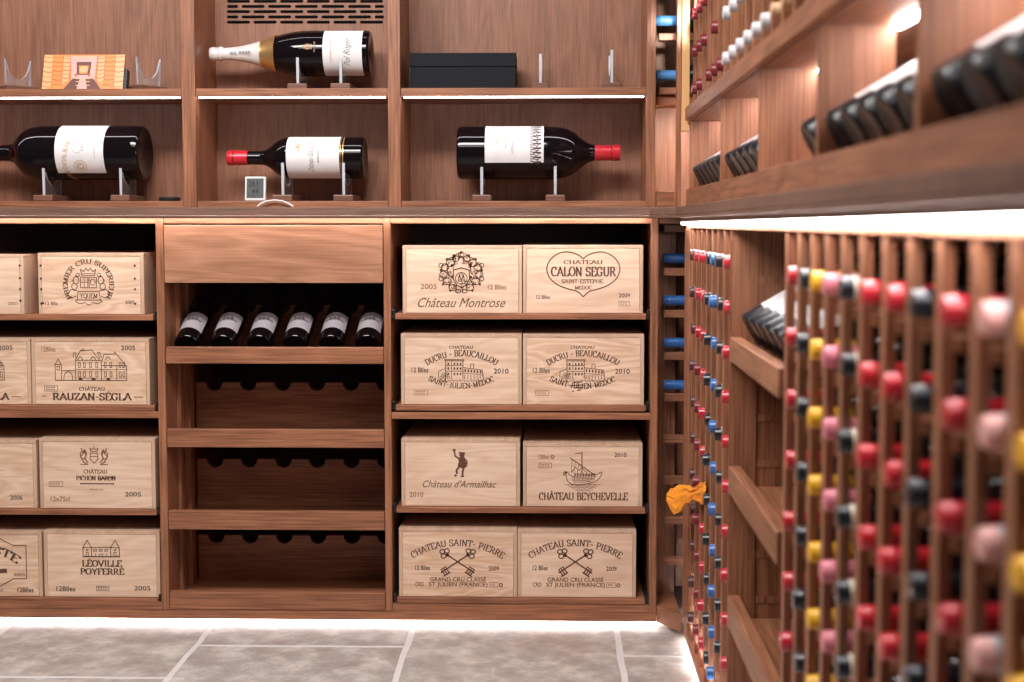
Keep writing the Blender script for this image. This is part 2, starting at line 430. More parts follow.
# middle cabinet: drawer, tiers
zd1, zd0 = Zf(225), Zf(283)
dr = obj('drawer', B((xM0+.002, xM1-.002, -.003, .016, zd0, zd1), (xM0+.02, xM1-.02, .017, .4, zd0+.01, zd1-.02)), 'oak_light_x', cabM, .0012)
dr['label'] = 'lighter oak drawer front without a handle'
xs6 = [186.7, 222.7, 259, 295, 331, 367]
tiers = [(347.5, 364), (430, 448), (512, 530.5), (593, 610)]
Yb = .25
def notchboard(axis, a0, a1, t0, t1, z0, z1, centers, r):
    """board with half-round notches along its top edge; axis 0: runs in x at y t0..t1; axis 1: runs in y at x t0..t1"""
    bm = bmesh.new(); pts = [(a0, z1)]
    for c in sorted(centers):
        if c-r < a0: 
            pts = [(c+r*math.cos(R(b)), z1-r*math.sin(R(b))) for b in range(180, -1, -15) if c+r*math.cos(R(b)) > a0] if c > a0 else pts
            pts = [(a0, pts[0][1])]+pts
            continue
        pts += [(c+r*math.cos(R(b)), z1-r*math.sin(R(b))) for b in range(180, -1, -15) if c+r*math.cos(R(b)) < a1]
    pts.append((a1, pts[-1][1] if pts[-1][0] > a1-.004 else z1)); 
    fr, bk = [], []
    mk = (lambda a, t, z: bm.verts.new((a, t, z))) if axis == 0 else (lambda a, t, z: bm.verts.new((t, a, z)))
    top0 = [mk(a, t0, z) for a, z in pts]; top1 = [mk(a, t1, z) for a, z in pts]
    b0 = [mk(a, t0, z0) for a, z in pts]; b1 = [mk(a, t1, z0) for a, z in pts]
    for i in range(len(pts)-1):
        if abs(pts[i][0]-pts[i+1][0]) < 1e-7: continue
        bm.faces.new((top0[i], top0[i+1], b0[i+1], b0[i])); bm.faces.new((top1[i], top1[i+1], b1[i+1], b1[i]))
        bm.faces.new((top0[i], top0[i+1], top1[i+1], top1[i])); bm.faces.new((b0[i], b0[i+1], b1[i+1], b1[i]))
    bm.faces.new((top0[0], top1[0], b1[0], b0[0])); bm.faces.new((top0[-1], top1[-1], b1[-1], b0[-1]))
    return bm
bx = [PY(x+7, 345, .05).x for x in xs6]
tierz = []
for (ya, yb) in tiers:
    za, zb = Zf(ya), Zf(yb); tierz.append(za)
    tr = obj('bottle_tier', B((xM0+.0015, xM1-.0015, -.002, .020, zb, za)), 'oak_x', cabM, .0015); tr['label'] = 'oak front rail of a bottle tier'
    obj('tier_shelf', B((xM0+.001, xM1-.001, .0205, Yb+.10, zb+.002, zb+.012)), 'oak_x', tr)
    zt = za+.105
    obj('neck_board', notchboard(0, xM0+.015, xM1-.003, Yb, Yb+.018, zb+.0125, zt, [b+.004 for b in bx], .026), 'oak_x', tr)
for k in (0,):
    obj('side_batten', B((xM0+.0005, xM0+.012, .10, .13, zBot1, zd0-.002)), 'oak_z', cabM)
    obj('side_batten', B((xM0+.0005, xM0+.020, .17, .215, zBot1, zd0-.002)), 'oak_z', cabM)

# ------------------------------------------------------------------ pull-out shelves and crates
def crate(name, px0, px1, py0, py1, Yc, zsh, label, draw, sheet, pine='pine_a', inks=('ink_brown', 'ink_soft', 'ink_dark'), depth=.49, framed=True, nails=None, rz=0, zsplit=None):
    xm, ym = (px0+px1)/2, (py0+py1)/2
    xa, xb = PY(px0, ym, Yc).x, PY(px1, ym, Yc).x
    z0 = zsh+.0006; z1 = PY(xm, py0, Yc).z
    cx = (xa+xb)/2; w = xb-xa; h = z1-z0; hw = w/2
    t = thing('wine_crate', label, 'crate', (cx, Yc+depth/2, z0), 'wooden wine crates in the cabinets', rot=(0, 0, rz))
    y0 = -depth/2; th = .010
    bm = B((-hw, -hw+th, y0, depth/2, 0, h-th), (hw-th, hw, y0, depth/2, 0, h-th), (-hw+th, hw-th, y0+.012, depth/2-.01, 0, th), (-hw+th, hw-th, depth/2-.012, depth/2, 0, h-th))
    obj('box', bm, 'pine_end', t, .0008, local=True)
    obj('front_board', B((-hw+th+.0006, hw-th-.0006, y0-.0004, y0+.012, .0008, h-th-.0008)), pine, t, .0008, local=True)
    obj('lid', B((-hw, hw, y0, depth/2, h-th+.0002, h)), 'pine_lid', t, .0008, local=True)
    if nails:
        bm = bmesh.new()
        for nx in nails[0]:
            for ny in nails[1]:
                u = -hw+(nx-px0)/(px1-px0)*w; v = h*(py1-ny)/(py1-py0)
                bmesh.ops.create_cone(bm, cap_ends=True, segments=8, radius1=.0035, radius2=.0025, depth=.002, matrix=Matrix.Translation((u, y0-.001, v)) @ Matrix.Rotation(PI/2, 4, 'X'))
        obj('nails', bm, 'black_metal', t, local=True)
    if draw:
        ox, oy, s = sheet; P = Print(); draw(P)
        def f(x, y):
            px, py = ox+x/s, oy+y/s
            return (-hw+(px-px0)/(px1-px0)*w, y0-.0009, h*(py1-py)/(py1-py0))
        obj_flat('printed_marks', P.mesh(f), list(inks), t, local=True)
    return t
S = 3.248
def d_montrose(P):
    P.text('2005', 99, 152, 240, 257, 'f', m=1); P.text('12 Blles', 318, 378, 242, 258, 'f', m=1)
    P.text('Château Montrose', 90, 375, 285, 316, 'f', shear=.45)
    for sx in (-1, 1):
        X = lambda v: 232+sx*v
        P.ell(X(36), 172, 13, 12, 3); P.ell(X(53), 186, 12, 11, 3); P.ell(X(58), 210, 12, 11, 3); P.ell(X(46), 232, 13, 11, 3)
        P.ell(X(28), 252, 12, 10, 3); P.ell(X(18), 158, 10, 10, 3); P.ell(X(10), 264, 8, 6, 3)
        P.ell(X(38), 190, 8, 20, 3.4, 100, 260); P.ell(X(66), 180, 7, 7, 2.5); P.ell(X(66), 222, 7, 8, 2.5)
        for (a, b, r) in ((24, 148, 5), (46, 160, 5), (66, 196, 5), (60, 242, 4), (36, 262, 4), (30, 218, 5), (30, 180, 5)): P.dot(X(a), b, r)
        P.line([(X(12), 140), (X(26), 152), (X(42), 158)], 3)
    rnd = random.Random(4)
    for k in range(70):
        an = rnd.uniform(0, 360); q = rnd.uniform(34, 66); x, y = 232+q*math.cos(R(an)), 205+q*math.sin(R(an))*.95
        st = rnd.uniform(0, 360); P.ell(x, y, rnd.uniform(3, 7), rnd.uniform(3, 7), 2.2, st, st+rnd.uniform(140, 260), 6, m=k % 2)
    P.ell(232, 145, 9, 9, 3); P.dot(232, 138, 5); P.line([(222, 160), (232, 150), (242, 160)], 4)
    P.line([(206, 195), (206, 225), (218, 245), (232, 252), (246, 245), (258, 225), (258, 195), (232, 188)], 3.5, close=True)
    P.ell(232, 222, 19, 19, 2.6)
    P.line([(222, 232), (226, 210), (232, 230), (238, 210), (243, 232)], 3); P.ell(232, 220, 9, 13, 2)
def d_calon(P):
    pts = [(628, 160)]+[(590+50*math.cos(R(a))*1.0, 188+52*math.sin(R(a))) for a in range(-52, -181, -12)]
    left = [(628, 158), (612, 146), (590, 138), (565, 136), (540, 145), (520, 162), (510, 185), (512, 205), (524, 226), (548, 244), (580, 256), (608, 264), (628, 281)]
    sm = smoothprof(left, 4); P.line(sm, 3.6); P.line([(2*628-x, y) for x, y in sm], 3.6)
    P.text('CHATEAU', 565, 690, 163, 175); P.text('CALON SEGUR', 524, 733, 185, 214, bold=.2)
    P.text('SAINT-ESTEPHE', 558, 692, 225, 237); P.text('MEDOC', 601, 656, 246, 257)
    P.text('12 Blles', 475, 520, 276, 288, 'f', m=2); P.text('2009', 743, 780, 270, 283, 'f', m=2); P.stampbox(744, 296, 778, 311, 1)
def d_ducru(dx, smudge):
    def d(P):
        P.off = (dx, 0)
        P.text('CHATEAU', 193, 270, 441, 450); P.text('DUCRU - BEAUCAILLOU', 116, 350, 455, 474, rad=215, bold=.18)
        P.text('SAINT-JULIEN-MEDOC', 120, 344, 563, 580, rad=-235, bold=.18)
        P.text('12 Blles', 70, 125, 512, 528, 'f', m=2); P.text('2010', 337, 385, 515, 531, 'f', m=2); P.stampbox(79, 586, 122, 602, 1)
        # chateau: tower, long wing in perspective, trees
        P.line([(181, 555), (181, 490), (237, 490), (237, 548)], 2.6); P.line([(178, 490), (178, 486), (240, 486), (240, 492)], 2.4)
        P.line([(181, 505), (237, 505)], 1.8); P.line([(181, 524), (237, 524)], 1.8); P.line([(200, 490), (200, 550)], 1.8)
        for x in (187, 207, 217, 227):
            for y in (496, 511, 529): P.poly([(x, y), (x+5, y), (x+5, y+8), (x, y+8)])
        P.line([(181, 515), (158, 524), (158, 545)], 2); P.line([(237, 512), (300, 520), (304, 552)], 2.4)
        P.line([(237, 530), (303, 536)], 1.8); P.line([(262, 513), (262, 500), (272, 500), (272, 516)], 2)
        for i in range(6): P.poly([(242+i*10, 517+i), (247+i*10, 517+i), (247+i*10, 526+i), (242+i*10, 526+i)]); P.line([(243+i*10, 535+i*.6), (243+i*10, 550)], 2)
        for i in range(12): P.line([(158+i*12, 556+(i % 3)), (168+i*12, 550+(i*7 % 5)), (170+i*12, 558)], 1.6)
        for i in range(7): P.ell(166+(i*4), 545-(i % 3)*6, 4, 4, 1.6)
        if smudge:
            for x, y, l in ((200, 560, 30), (190, 570, 44), (206, 577, 26), (214, 586, 12), (198, 590, 6)): P.line([(x, y), (x+l, y-2)], 3.4)
    return d
def d_armailhac(P):
    P.text('2010', 65, 110, 268, 285, 'f', m=1); P.text("Château d'Armailhac", 108, 348, 230, 253, 'f', shear=.4)
    P.dot(236, 146, 9, 8); P.line([(226, 138), (246, 140)], 4); P.poly([(224, 154), (244, 152), (247, 172), (226, 176)])
    P.line([(226, 158), (214, 150), (211, 134)], 5); P.dot(211, 131, 5); P.line([(244, 158), (252, 168), (248, 178)], 5)
    P.poly([(224, 172), (248, 168), (253, 184), (240, 192), (222, 184)]); P.line([(228, 184), (218, 196), (220, 208)], 6)
    P.line([(242, 188), (238, 202), (238, 214)], 6); P.line([(232, 217), (242, 217)], 4); P.dot(215, 214, 4)
    P.line([(250, 162), (254, 178)], 2.4)
def d_beyche(P):
    P.text('12Blles', 480, 514, 145, 158, 'f', m=1); P.ell(526, 152, 5, 5, 3, m=1); P.stampbox(482, 172, 523, 188, 1)
    P.text('2010', 727, 767, 138, 152, 'f', m=2); P.text('CHÂTEAU BEYCHEVELLE', 483, 771, 268, 291, bold=.19)
    P.line([(622, 136), (622, 205)], 3.2); P.line([(600, 142), (622, 138)], 2.4); P.line([(584, 155), (660, 208)], 3)
    P.line([(590, 160), (588, 205)], 1.6); P.line([(600, 168), (596, 206)], 1.6); P.line([(612, 176), (606, 208)], 1.6); P.line([(640, 196), (636, 208)], 1.6)
    P.line([(590, 200), (600, 185), (612, 196), (622, 186), (634, 200)], 2)
    hull = smoothprof([(562, 206), (566, 200), (576, 202), (584, 212), (600, 214), (640, 212), (668, 210), (686, 200), (682, 216), (664, 232), (620, 242), (590, 240), (574, 228), (572, 214), (562, 206)], 3)
    P.line(hull, 2.4)
    for k in range(4): P.line([(588+k*2, 219+k*5), (630, 218+k*5), (670-k*6, 215+k*5)], 1.5)
    for x in range(600, 664, 9): P.dot(x, 208, 3.2); P.line([(x, 210), (x-2, 226)], 1.4)
    P.dot(570, 204, 4); P.line([(560, 212), (568, 210)], 2)
    for i in range(5):
        y = 240+i*5; P.line([(565+i*10+k*9, y+(k % 2)*2) for k in range(int((14-i*2)))], 1.3)
def key(P, x0, y0, x1, y1):
    """bow at x0,y0, bit at x1,y1"""
    dx, dy = x1-x0, y1-y0; l = math.hypot(dx, dy); ux, uy = dx/l, dy/l; nx, ny = -uy, ux
    Q = lambda a, b: (x0+ux*a+nx*b, y0+uy*a+ny*b)
    for a, b in ((-2, 0), (9, 10), (9, -10)): c = Q(a, b); P.ell(c[0], c[1], 8, 7, 3.4)
    c = Q(18, 0); P.ell(c[0], c[1], 4, 4, 3)
    P.line([Q(14, 0), Q(l, 0)], 4.6)
    sg = 1 if dx > 0 else -1
    for a in (l-22, l-14, l-6): P.line([Q(a, 0), Q(a, 15*sg)], 4); P.line([Q(a, -1*sg), Q(a, -8*sg)], 3)
    P.line([Q(l-26, 15*sg), Q(l-1, 15*sg)], 4.4); P.line([Q(l-24, -8*sg), Q(l-4, -8*sg)], 3)
def d_pierre(dx):
    def d(P):
        P.off = (dx, 0)
        P.text('CHATEAU SAINT- PIERRE', 68, 372, 420, 440, rad=275, bold=.16)
        key(P, 172, 460, 274, 526); key(P, 268, 460, 166, 526)
        P.text('12 Blles', 82, 130, 503, 518, 'f', m=2); P.text('2009', 320, 354, 505, 519, 'f', m=2)
        P.text('GRAND CRU CLASSÉ', 130, 312, 541, 554, 'f'); P.text('CRD', 82, 110, 557, 570, 'f'); P.text('ST JULIEN (FRANCE)', 126, 317, 557, 570, 'f')
        P.stampbox(322, 557, 350, 571, 1); P.ell(360, 565, 5, 5, 3)
    return d
def d_yquem(P):
    t = 'PREMIER CRU SUPERIEUR'; cx, cy, rr = 288, 240, 66
    P.text(t, cx-150, cx+150, cy-rr-15, cy-rr, rad=rr+2)
    P.line([(266, 212), (263, 192), (273, 200), (281, 188), (288, 198), (295, 188), (303, 200), (312, 192), (309, 212)], 2.6, close=True)
    P.line([(266, 206), (309, 206)], 2)
    P.rect(262, 218, 286, 252, 2.4); P.rect(290, 218, 314, 252, 2.4); P.line([(262, 235), (286, 235)], 2); P.line([(274, 218), (274, 252)], 2); P.ell(302, 234, 8, 10, 2.2)
    for sx in (-1, 1):
        X = lambda v: 288+sx*v
        P.ell(X(40), 228, 9, 12, 2.4); P.ell(X(46), 248, 9, 10, 2.4); P.line([(X(30), 216), (X(42), 214), (X(54), 232)], 2); P.ell(X(34), 210, 6, 5, 2)
        P.line([(X(36), 262), (X(58), 258), (X(68), 272), (X(60), 286), (X(40), 280)], 2.4); P.line([(X(10), 300), (X(30), 304), (X(44), 296), (X(34), 290)], 2.4)
    P.line([(254, 264), (322, 264), (326, 292), (250, 292)], 2.4, close=True); P.text('YQUEM', 260, 317, 271, 286, m=0)
    P.line([(280, 304), (288, 309), (296, 304)], 2.4)
    P.text('12 Blls', 146, 186, 297, 308, 'f'); P.text('2005', 406, 436, 293, 304, 'f'); P.dot(139, 302, 4.5)
def d_yq2(P): P.text('2001', 25, 56, 298, 308, 'f', m=1)
def d_rauzan(dx):
    def d(P):
        P.off = (dx, 0)
        P.text('12Blles', 137, 182, 445, 460, 'f', m=1); P.text('2005', 395, 441, 440, 455, 'f', m=2)
        P.text('CHÂTEAU', 257, 340, 575, 586); P.text('RAUZAN-SÉGLA', 171, 425, 595, 617, bold=.2); P.stampbox(144, 571, 187, 588)
        P.line([(136, 605), (150, 605)], 3, 1); P.line([(434, 607), (464, 607)], 3, 1)
        w = 2.2
        P.line([(180, 553), (180, 502), (190, 484), (200, 502), (200, 553)], w); P.line([(178, 502), (202, 502)], w)
        P.line([(200, 522), (246, 522)], w); P.ell(222, 545, 14, 20, w, 180, 360); P.line([(208, 545), (208, 553)], w); P.line([(236, 545), (236, 553)], w)
        P.line([(246, 553), (246, 488), (262, 458), (300, 455), (325, 488)], w); P.line([(246, 488), (330, 488)], w); P.line([(240, 480), (240, 464), (248, 464), (248, 486)], w)
        P.line([(262, 458), (272, 452), (276, 458)], w); P.line([(326, 482), (318, 462), (326, 462), (331, 478)], w)
        P.line([(330, 553), (330, 496)], w); P.line([(330, 496), (340, 468), (374, 468), (374, 460), (380, 468), (410, 505)], w); P.line([(330, 505), (412, 505), (412, 553)], w)
        P.line([(246, 518), (412, 518)], 1.6); P.line([(180, 553), (412, 553)], w+.6); P.line([(380, 553), (380, 505)], w); P.line([(246, 546), (412, 546)], 1.4)
        for x in (256, 272, 292, 312, 340, 358, 388, 400):
            P.rect(x, 525, x+6, 542, 2); P.rect(x, 495, x+6, 511, 2)
        for x in (262, 304, 352): P.ell(x, 486, 7, 9, 2.4, 180, 360); P.dot(x, 549, 7, 5)
        P.rect(186, 508, 194, 520, 2)
    return d
def d_pichon(P):
    for sx in (-1, 1):
        X = lambda v: 309+sx*v
        P.line([(X(42), 124), (X(34), 140), (X(44), 150), (X(34), 168), (X(22), 176)], 4, 1); P.line([(X(32), 128), (X(24), 142), (X(30), 158), (X(20), 170)], 4, 1); P.ell(X(36), 146, 9, 12, 3, m=1); P.dot(X(30), 134, 5, m=1); P.line([(X(20), 176), (X(44), 176)], 3, 1)
    P.line([(297, 140), (297, 160), (309, 172), (321, 160), (321, 140)], 3, 1, True); P.line([(297, 150), (321, 150)], 3, 1)
    P.line([(298, 134), (296, 124), (304, 129), (309, 121), (314, 129), (322, 124), (320, 134)], 3, 1, True)
    P.text('CHÂTEAU', 275, 350, 193, 205); P.text('PICHON BARON', 250, 378, 213, 227, bold=.22)
    P.text('PAUILLAC', 292, 338, 254, 259, m=1); x = 263
    while x < 368: P.line([(x, 238), (x+5, 238)], 4.5); x += 8
    P.line([(320, 223), (376, 217)], 3)
    P.stampbox(161, 232, 205, 248, 1); P.text('12x75cl', 165, 228, 280, 295, 'f', m=1); P.text('2005', 408, 460, 264, 278, 'f', m=2)
def d_2006(P): P.text('2006', 32, 72, 277, 291, 'f', m=2)
def d_leoville(P):
    w = 2.6
    P.line([(270, 476), (390, 476)], w+1)
    for x in (271, 361):
        P.line([(x, 476), (x, 447), (x+14, 423), (x+28, 447), (x+28, 476)], w); P.line([(x, 447), (x+28, 447)], w)
        P.rect(x+10, 462, x+17, 476, 2); P.line([(x+11, 455), (x+17, 455)], 4)
    P.line([(299, 446), (361, 446)], w)
    for x in (306, 324, 342): P.rect(x, 452, x+9, 459, 2)
    P.line([(324, 476), (324, 468), (335, 468), (335, 476)], 2); P.line([(312, 466), (312, 476)], 2); P.line([(346, 466), (346, 476)], 2)
    P.text('LÉOVILLE', 268, 396, 488, 508, bold=.2); P.text('POYFERRÉ', 262, 403, 515, 534, bold=.2)
    P.text('12Blles', 182, 244, 573, 589, 'f', m=2); P.stampbox(313, 572, 353, 587); P.text('2005', 435, 488, 570, 585, 'f', m=2)
def d_lacoste(P):
    P.line([(-40, 398), (-10, 410), (20, 428), (46, 440), (86, 440), (86, 549), (44, 549), (14, 566), (-20, 584)], 2.8)
    P.text('LACOSTE', -150, 62, 440, 465, rad=160, bold=.18)
    P.poly([(-20, 518), (22, 516), (23, 530), (-20, 532)]); P.text('2005', 44, 81, 530, 540, 'f', m=1)
    P.text('12Blles', 55, 108, 577, 593, 'f', m=2); P.text('cl', -4, 8, 583, 591, 'f', m=2)
def shelf(cab, x0, x1, py, px=500):
    z1 = PY(px, py, .01).z; z0 = z1-.0165
    xa, xb = x0+.012, x1-.012
    s = obj('pull_out_shelf', B((xa, xb, .004, .52, z0, z1)), 'oak_x', cab, .0015)
    for x in (x0+.0006, x1-.0112):
        obj('slide_bracket', B((x, x+.0106, .010, .50, z0+.001, z1+.004), (x+.001, x+.0096, .006, .012, z1+.004, z1+.012)), 'black_metal', s, .002)
    return z1
RS = [shelf(cabR, xR0, xR1, y) for y in (313.5, 405, 507, 597.5)]
LS = [shelf(cabL, -2.0, xL1, y, 80) for y in (314.5, 405, 509, 597.5)]
a, b = (390, 210, S), (390, 410, S)
crate('m', 402.6, 522, 245.5, 313.3, .014, RS[0], 'pale wine crate stencilled Château Montrose under an ornate crest', d_montrose, a, 'pine_a')
crate('c', 523, 643, 245, 313, .018, RS[0], 'pale wine crate stencilled Calon Segur inside a heart', d_calon, a, 'pine_a')
crate('d', 401, 521.7, 333.8, 404.8, .014, RS[1], 'crate stencilled Ducru-Beaucaillou with a clean château print, second shelf', d_ducru(0, 0), a, 'pine_a')
crate('d', 523, 644, 334.3, 404.8, .014, RS[1], 'crate stencilled Ducru-Beaucaillou with a smudged château print, beside the corner post', d_ducru(394, 1), a, 'pine_b')
crate('a', 402, 520.6, 438.8, 507, .014, RS[2], "crate printed Château d'Armailhac with a small dancing figure", d_armailhac, b, 'pine_a', rz=R(-.4))
crate('b', 522.6, 642, 443.5, 506.5, .016, RS[2], 'crate stencilled Château Beychevelle with a sailing ship', d_beyche, b, 'pine_a', rz=R(.3))
crate('p', 399, 517, 528.5, 596, .012, RS[3], 'crate stencilled Château Saint-Pierre with streaky wood, below the dancing figure crate', d_pierre(0), b, 'pine_b')
crate('p', 517.6, 636, 530, 596, .014, RS[3], 'crate stencilled Château Saint-Pierre in even pale wood, below the ship crate', d_pierre(382), b, 'pine_a')
a, b = (0, 210, 3.25), (0, 410, 3.25)
crate('y', 38.3, 144, 253, 314, .014, LS[0], 'nailed crate stencilled Premier Cru Supérieur round a crowned crest', d_yquem, a, 'pine_b', nails=((41, 135), (265.5, 278.5, 289, 303.5)))
crate('y', -74, 23.5, 254.5, 314, .010, LS[0], 'nailed crate cut by the left edge of the picture, top shelf', d_yq2, a, 'pine_a', nails=((20,), (265.5, 278, 289, 300.5)))
crate('r', 31.7, 149.5, 338.4, 404.6, .012, LS[1], 'whole crate stencilled Rauzan-Ségla under a château drawing', d_rauzan(0), a, 'pine_b')
crate('r', -88, 30.7, 338.4, 404.6, .012, LS[1], 'crate ending in LA cut by the left edge, beside the whole Rauzan-Ségla crate', d_rauzan(-398), a, 'pine_b')
crate('q', 40, 156, 438.5, 508, .014, LS[2], 'crate printed Pichon Baron with a two-toned front board', d_pichon, b, 'pine_a', rz=R(-.4))
crate('q', -80, 36.6, 440, 508, .016, LS[2], 'crate marked 2006 cut by the left edge, third shelf', d_2006, b, 'pine_b')
crate('l', 44, 160, 531, 597, .014, LS[3], 'crate printed Léoville Poyferré with a small two-towered castle', d_leoville, b, 'pine_a')
crate('l', -76, 42, 531.5, 597, .014, LS[3], 'crate with a curved frame stencil ending in OSTE at the bottom left', d_lacoste, b, 'pine_b')

# ------------------------------------------------------------------ standard bottles
BODY = [(0, .006), (.022, .003), (.034, 0), (.0372, .004), (.0375, .010), (.0375, .175), (.036, .188), (.031, .200), (.0235, .212), (.0175, .225), (.0150, .240), (.0138, .262), (.0138, .299), (0, .2992)]
CAPP = [(.0142, .238), (.0149, .2385), (.0148, .262), (.0147, .284), (.0153, .2845), (.0153, .292), (.0148, .2925), (.0148, .2985), (.0135, .3018), (.010, .3025), (0, .3025)]
_mesh = {}
def shared(key, fn, mats, smooth=True):
    if key not in _mesh:
        bm = fn(); bmesh.ops.recalc_face_normals(bm, faces=bm.faces)
        if smooth:
            for f in bm.faces: f.smooth = True
            for e in bm.edges:
                if len(e.link_faces) == 2 and e.calc_face_angle(0) > .8: e.smooth = False
        me = bpy.data.meshes.new(key); bm.to_mesh(me); bm.free()
        for m in mats: me.materials.append(MATS[m])
        _mesh[key] = me
    return _mesh[key]
def child(name, me, parent):
    o = bpy.data.objects.new(name, me); C.objects.link(o); o.parent = parent; return o
def rack_bottle(cap, band=None, glassm='glass_green'):
    """prototype: body + capsule (+ band)"""
    def mk():
        return lathe(BODY, 20)
    body = shared('body_'+glassm, mk, [glassm])
    capm = shared('capsule_'+cap, lambda: lathe(CAPP, 20), ['cap_'+cap])
    return body, capm
def place_bottle(cap, loc, rot, label, group, band=None, glassm='glass_green'):
    body, capm = rack_bottle(cap, band, glassm)
    t = thing('wine_bottle', label, 'bottle', loc, group, rot)
    child('bottle_body', body, t); child('capsule', capm, t)
    if band:
        bm = shared('band_'+band, lambda: lathe([(.0152, .2720), (.0157, .2725), (.0157, .2865), (.0152, .287)], 20), [band])
        child('capsule_band', bm, t)
    return t
def tilt_label(key, a0, a1, z0, z1, mat, sketch=None, r=.0381):
    """curved label patch facing local -Y, angle a about that direction"""
    def fn():
        bm = bmesh.new(); n = 14; g = []
        for i in range(n+1):
            an = R(-90+a0+(a1-a0)*i/n); g.append([bm.verts.new((r*math.cos(an), r*math.sin(an), z)) for z in (z0, z1)])
        for p, q in zip(g, g[1:]): bm.faces.new((p[0], q[0], q[1], p[1]))
        return bm
    return shared(key, fn, [mat])
def wrap(P, r, cz, s=1.0):
    """sheet x -> angle about local -Y, sheet y down -> local z"""
    def f(x, y):
        an = -PI/2+x*s/r; return (r*math.cos(an), r*math.sin(an), cz-y*s)
    return P.mesh(f)
def draw_chateau_label(P):
    # small label picture, units mm
    P.line([(-20, 6), (20, 6)], 2.4); P.poly([(-16, 5), (-16, -8), (-12, -14), (-8, -8), (-8, 5)]); P.poly([(16, 5), (16, -8), (12, -14), (8, -8), (8, 5)])
    P.line([(-8, -5), (8, -5)], 2.2); P.poly([(-5, 5), (-5, -6), (0, -11), (5, -6), (5, 5)])
    for x in range(-28, 29, 4): P.dot(x, 3-(x % 3), 2.6, 4)
    P.line([(-24, 16), (24, 16)], 3.2); P.line([(-14, 24), (14, 24)], 2); P.line([(-10, -22), (10, -22)], 2)
lab_mesh = tilt_label('front_label', -66, 66, .040, .125, 'paper_grey')
P = Print(); draw_chateau_label(P)
bmx = wrap(P, .0385, .088, .001); me = bpy.data.meshes.new('label_drawing'); bmx.to_mesh(me); bmx.free(); me.materials.append(MATS['sketch_grey']); _mesh['label_drawing'] = me
lab_white = tilt_label('white_label', -105, 105, .045, .145, 'paper')
def display_bottle(base, ang, heading, label, group, sketch=True, glassm='glass_black', white=False):
    """tilted bottle, base at 'base' pointing out; neck rises away along heading (unit xy), ang above horizontal"""
    hx, hy = heading
    zax = Vector((hx*math.cos(ang), hy*math.cos(ang), math.sin(ang)))
    up = Vector((-hx*math.sin(ang), -hy*math.sin(ang), math.cos(ang)))   # label side
    yax = -up; xax = yax.cross(zax)
    rot = Matrix((xax, yax, zax)).transposed().to_euler()
    t = thing('wine_bottle', label, 'bottle', base, group, rot)
    child('bottle_body', shared('body_'+glassm, lambda: lathe(BODY, 28), [glassm]), t)
    child('capsule', shared('capsule_black', lambda: lathe(CAPP, 20), ['cap_black']), t)
    child('label', lab_white if white else lab_mesh, t)
    if sketch: child('label_drawing', _mesh['label_drawing'], t)
    return t
ordn = ['first', 'second', 'third', 'fourth', 'fifth', 'sixth', 'seventh', 'eighth', 'ninth', 'tenth', 'eleventh', 'twelfth', 'thirteenth', 'fourteenth']
for k, x in enumerate(xs6):
    p = PY(x, 345.5, .035)
    p.x = PY(x, 345.5, .035).x
    lab = ['leftmost tilted dark bottle with grey château label, beside the left cabinet post',
           'second from the left of the six tilted bottles with grey château labels',
           'third from the left of the six tilted bottles with grey château labels',
           'third from the right of the six tilted bottles with grey château labels',
           'second from the right of the six tilted bottles with grey château labels',
           'rightmost tilted dark bottle with grey château label, against the cabinet side'][k]
    display_bottle((p.x, .035, p.z), R(27), (0, 1), lab, 'tilted bottles in the middle cabinet')

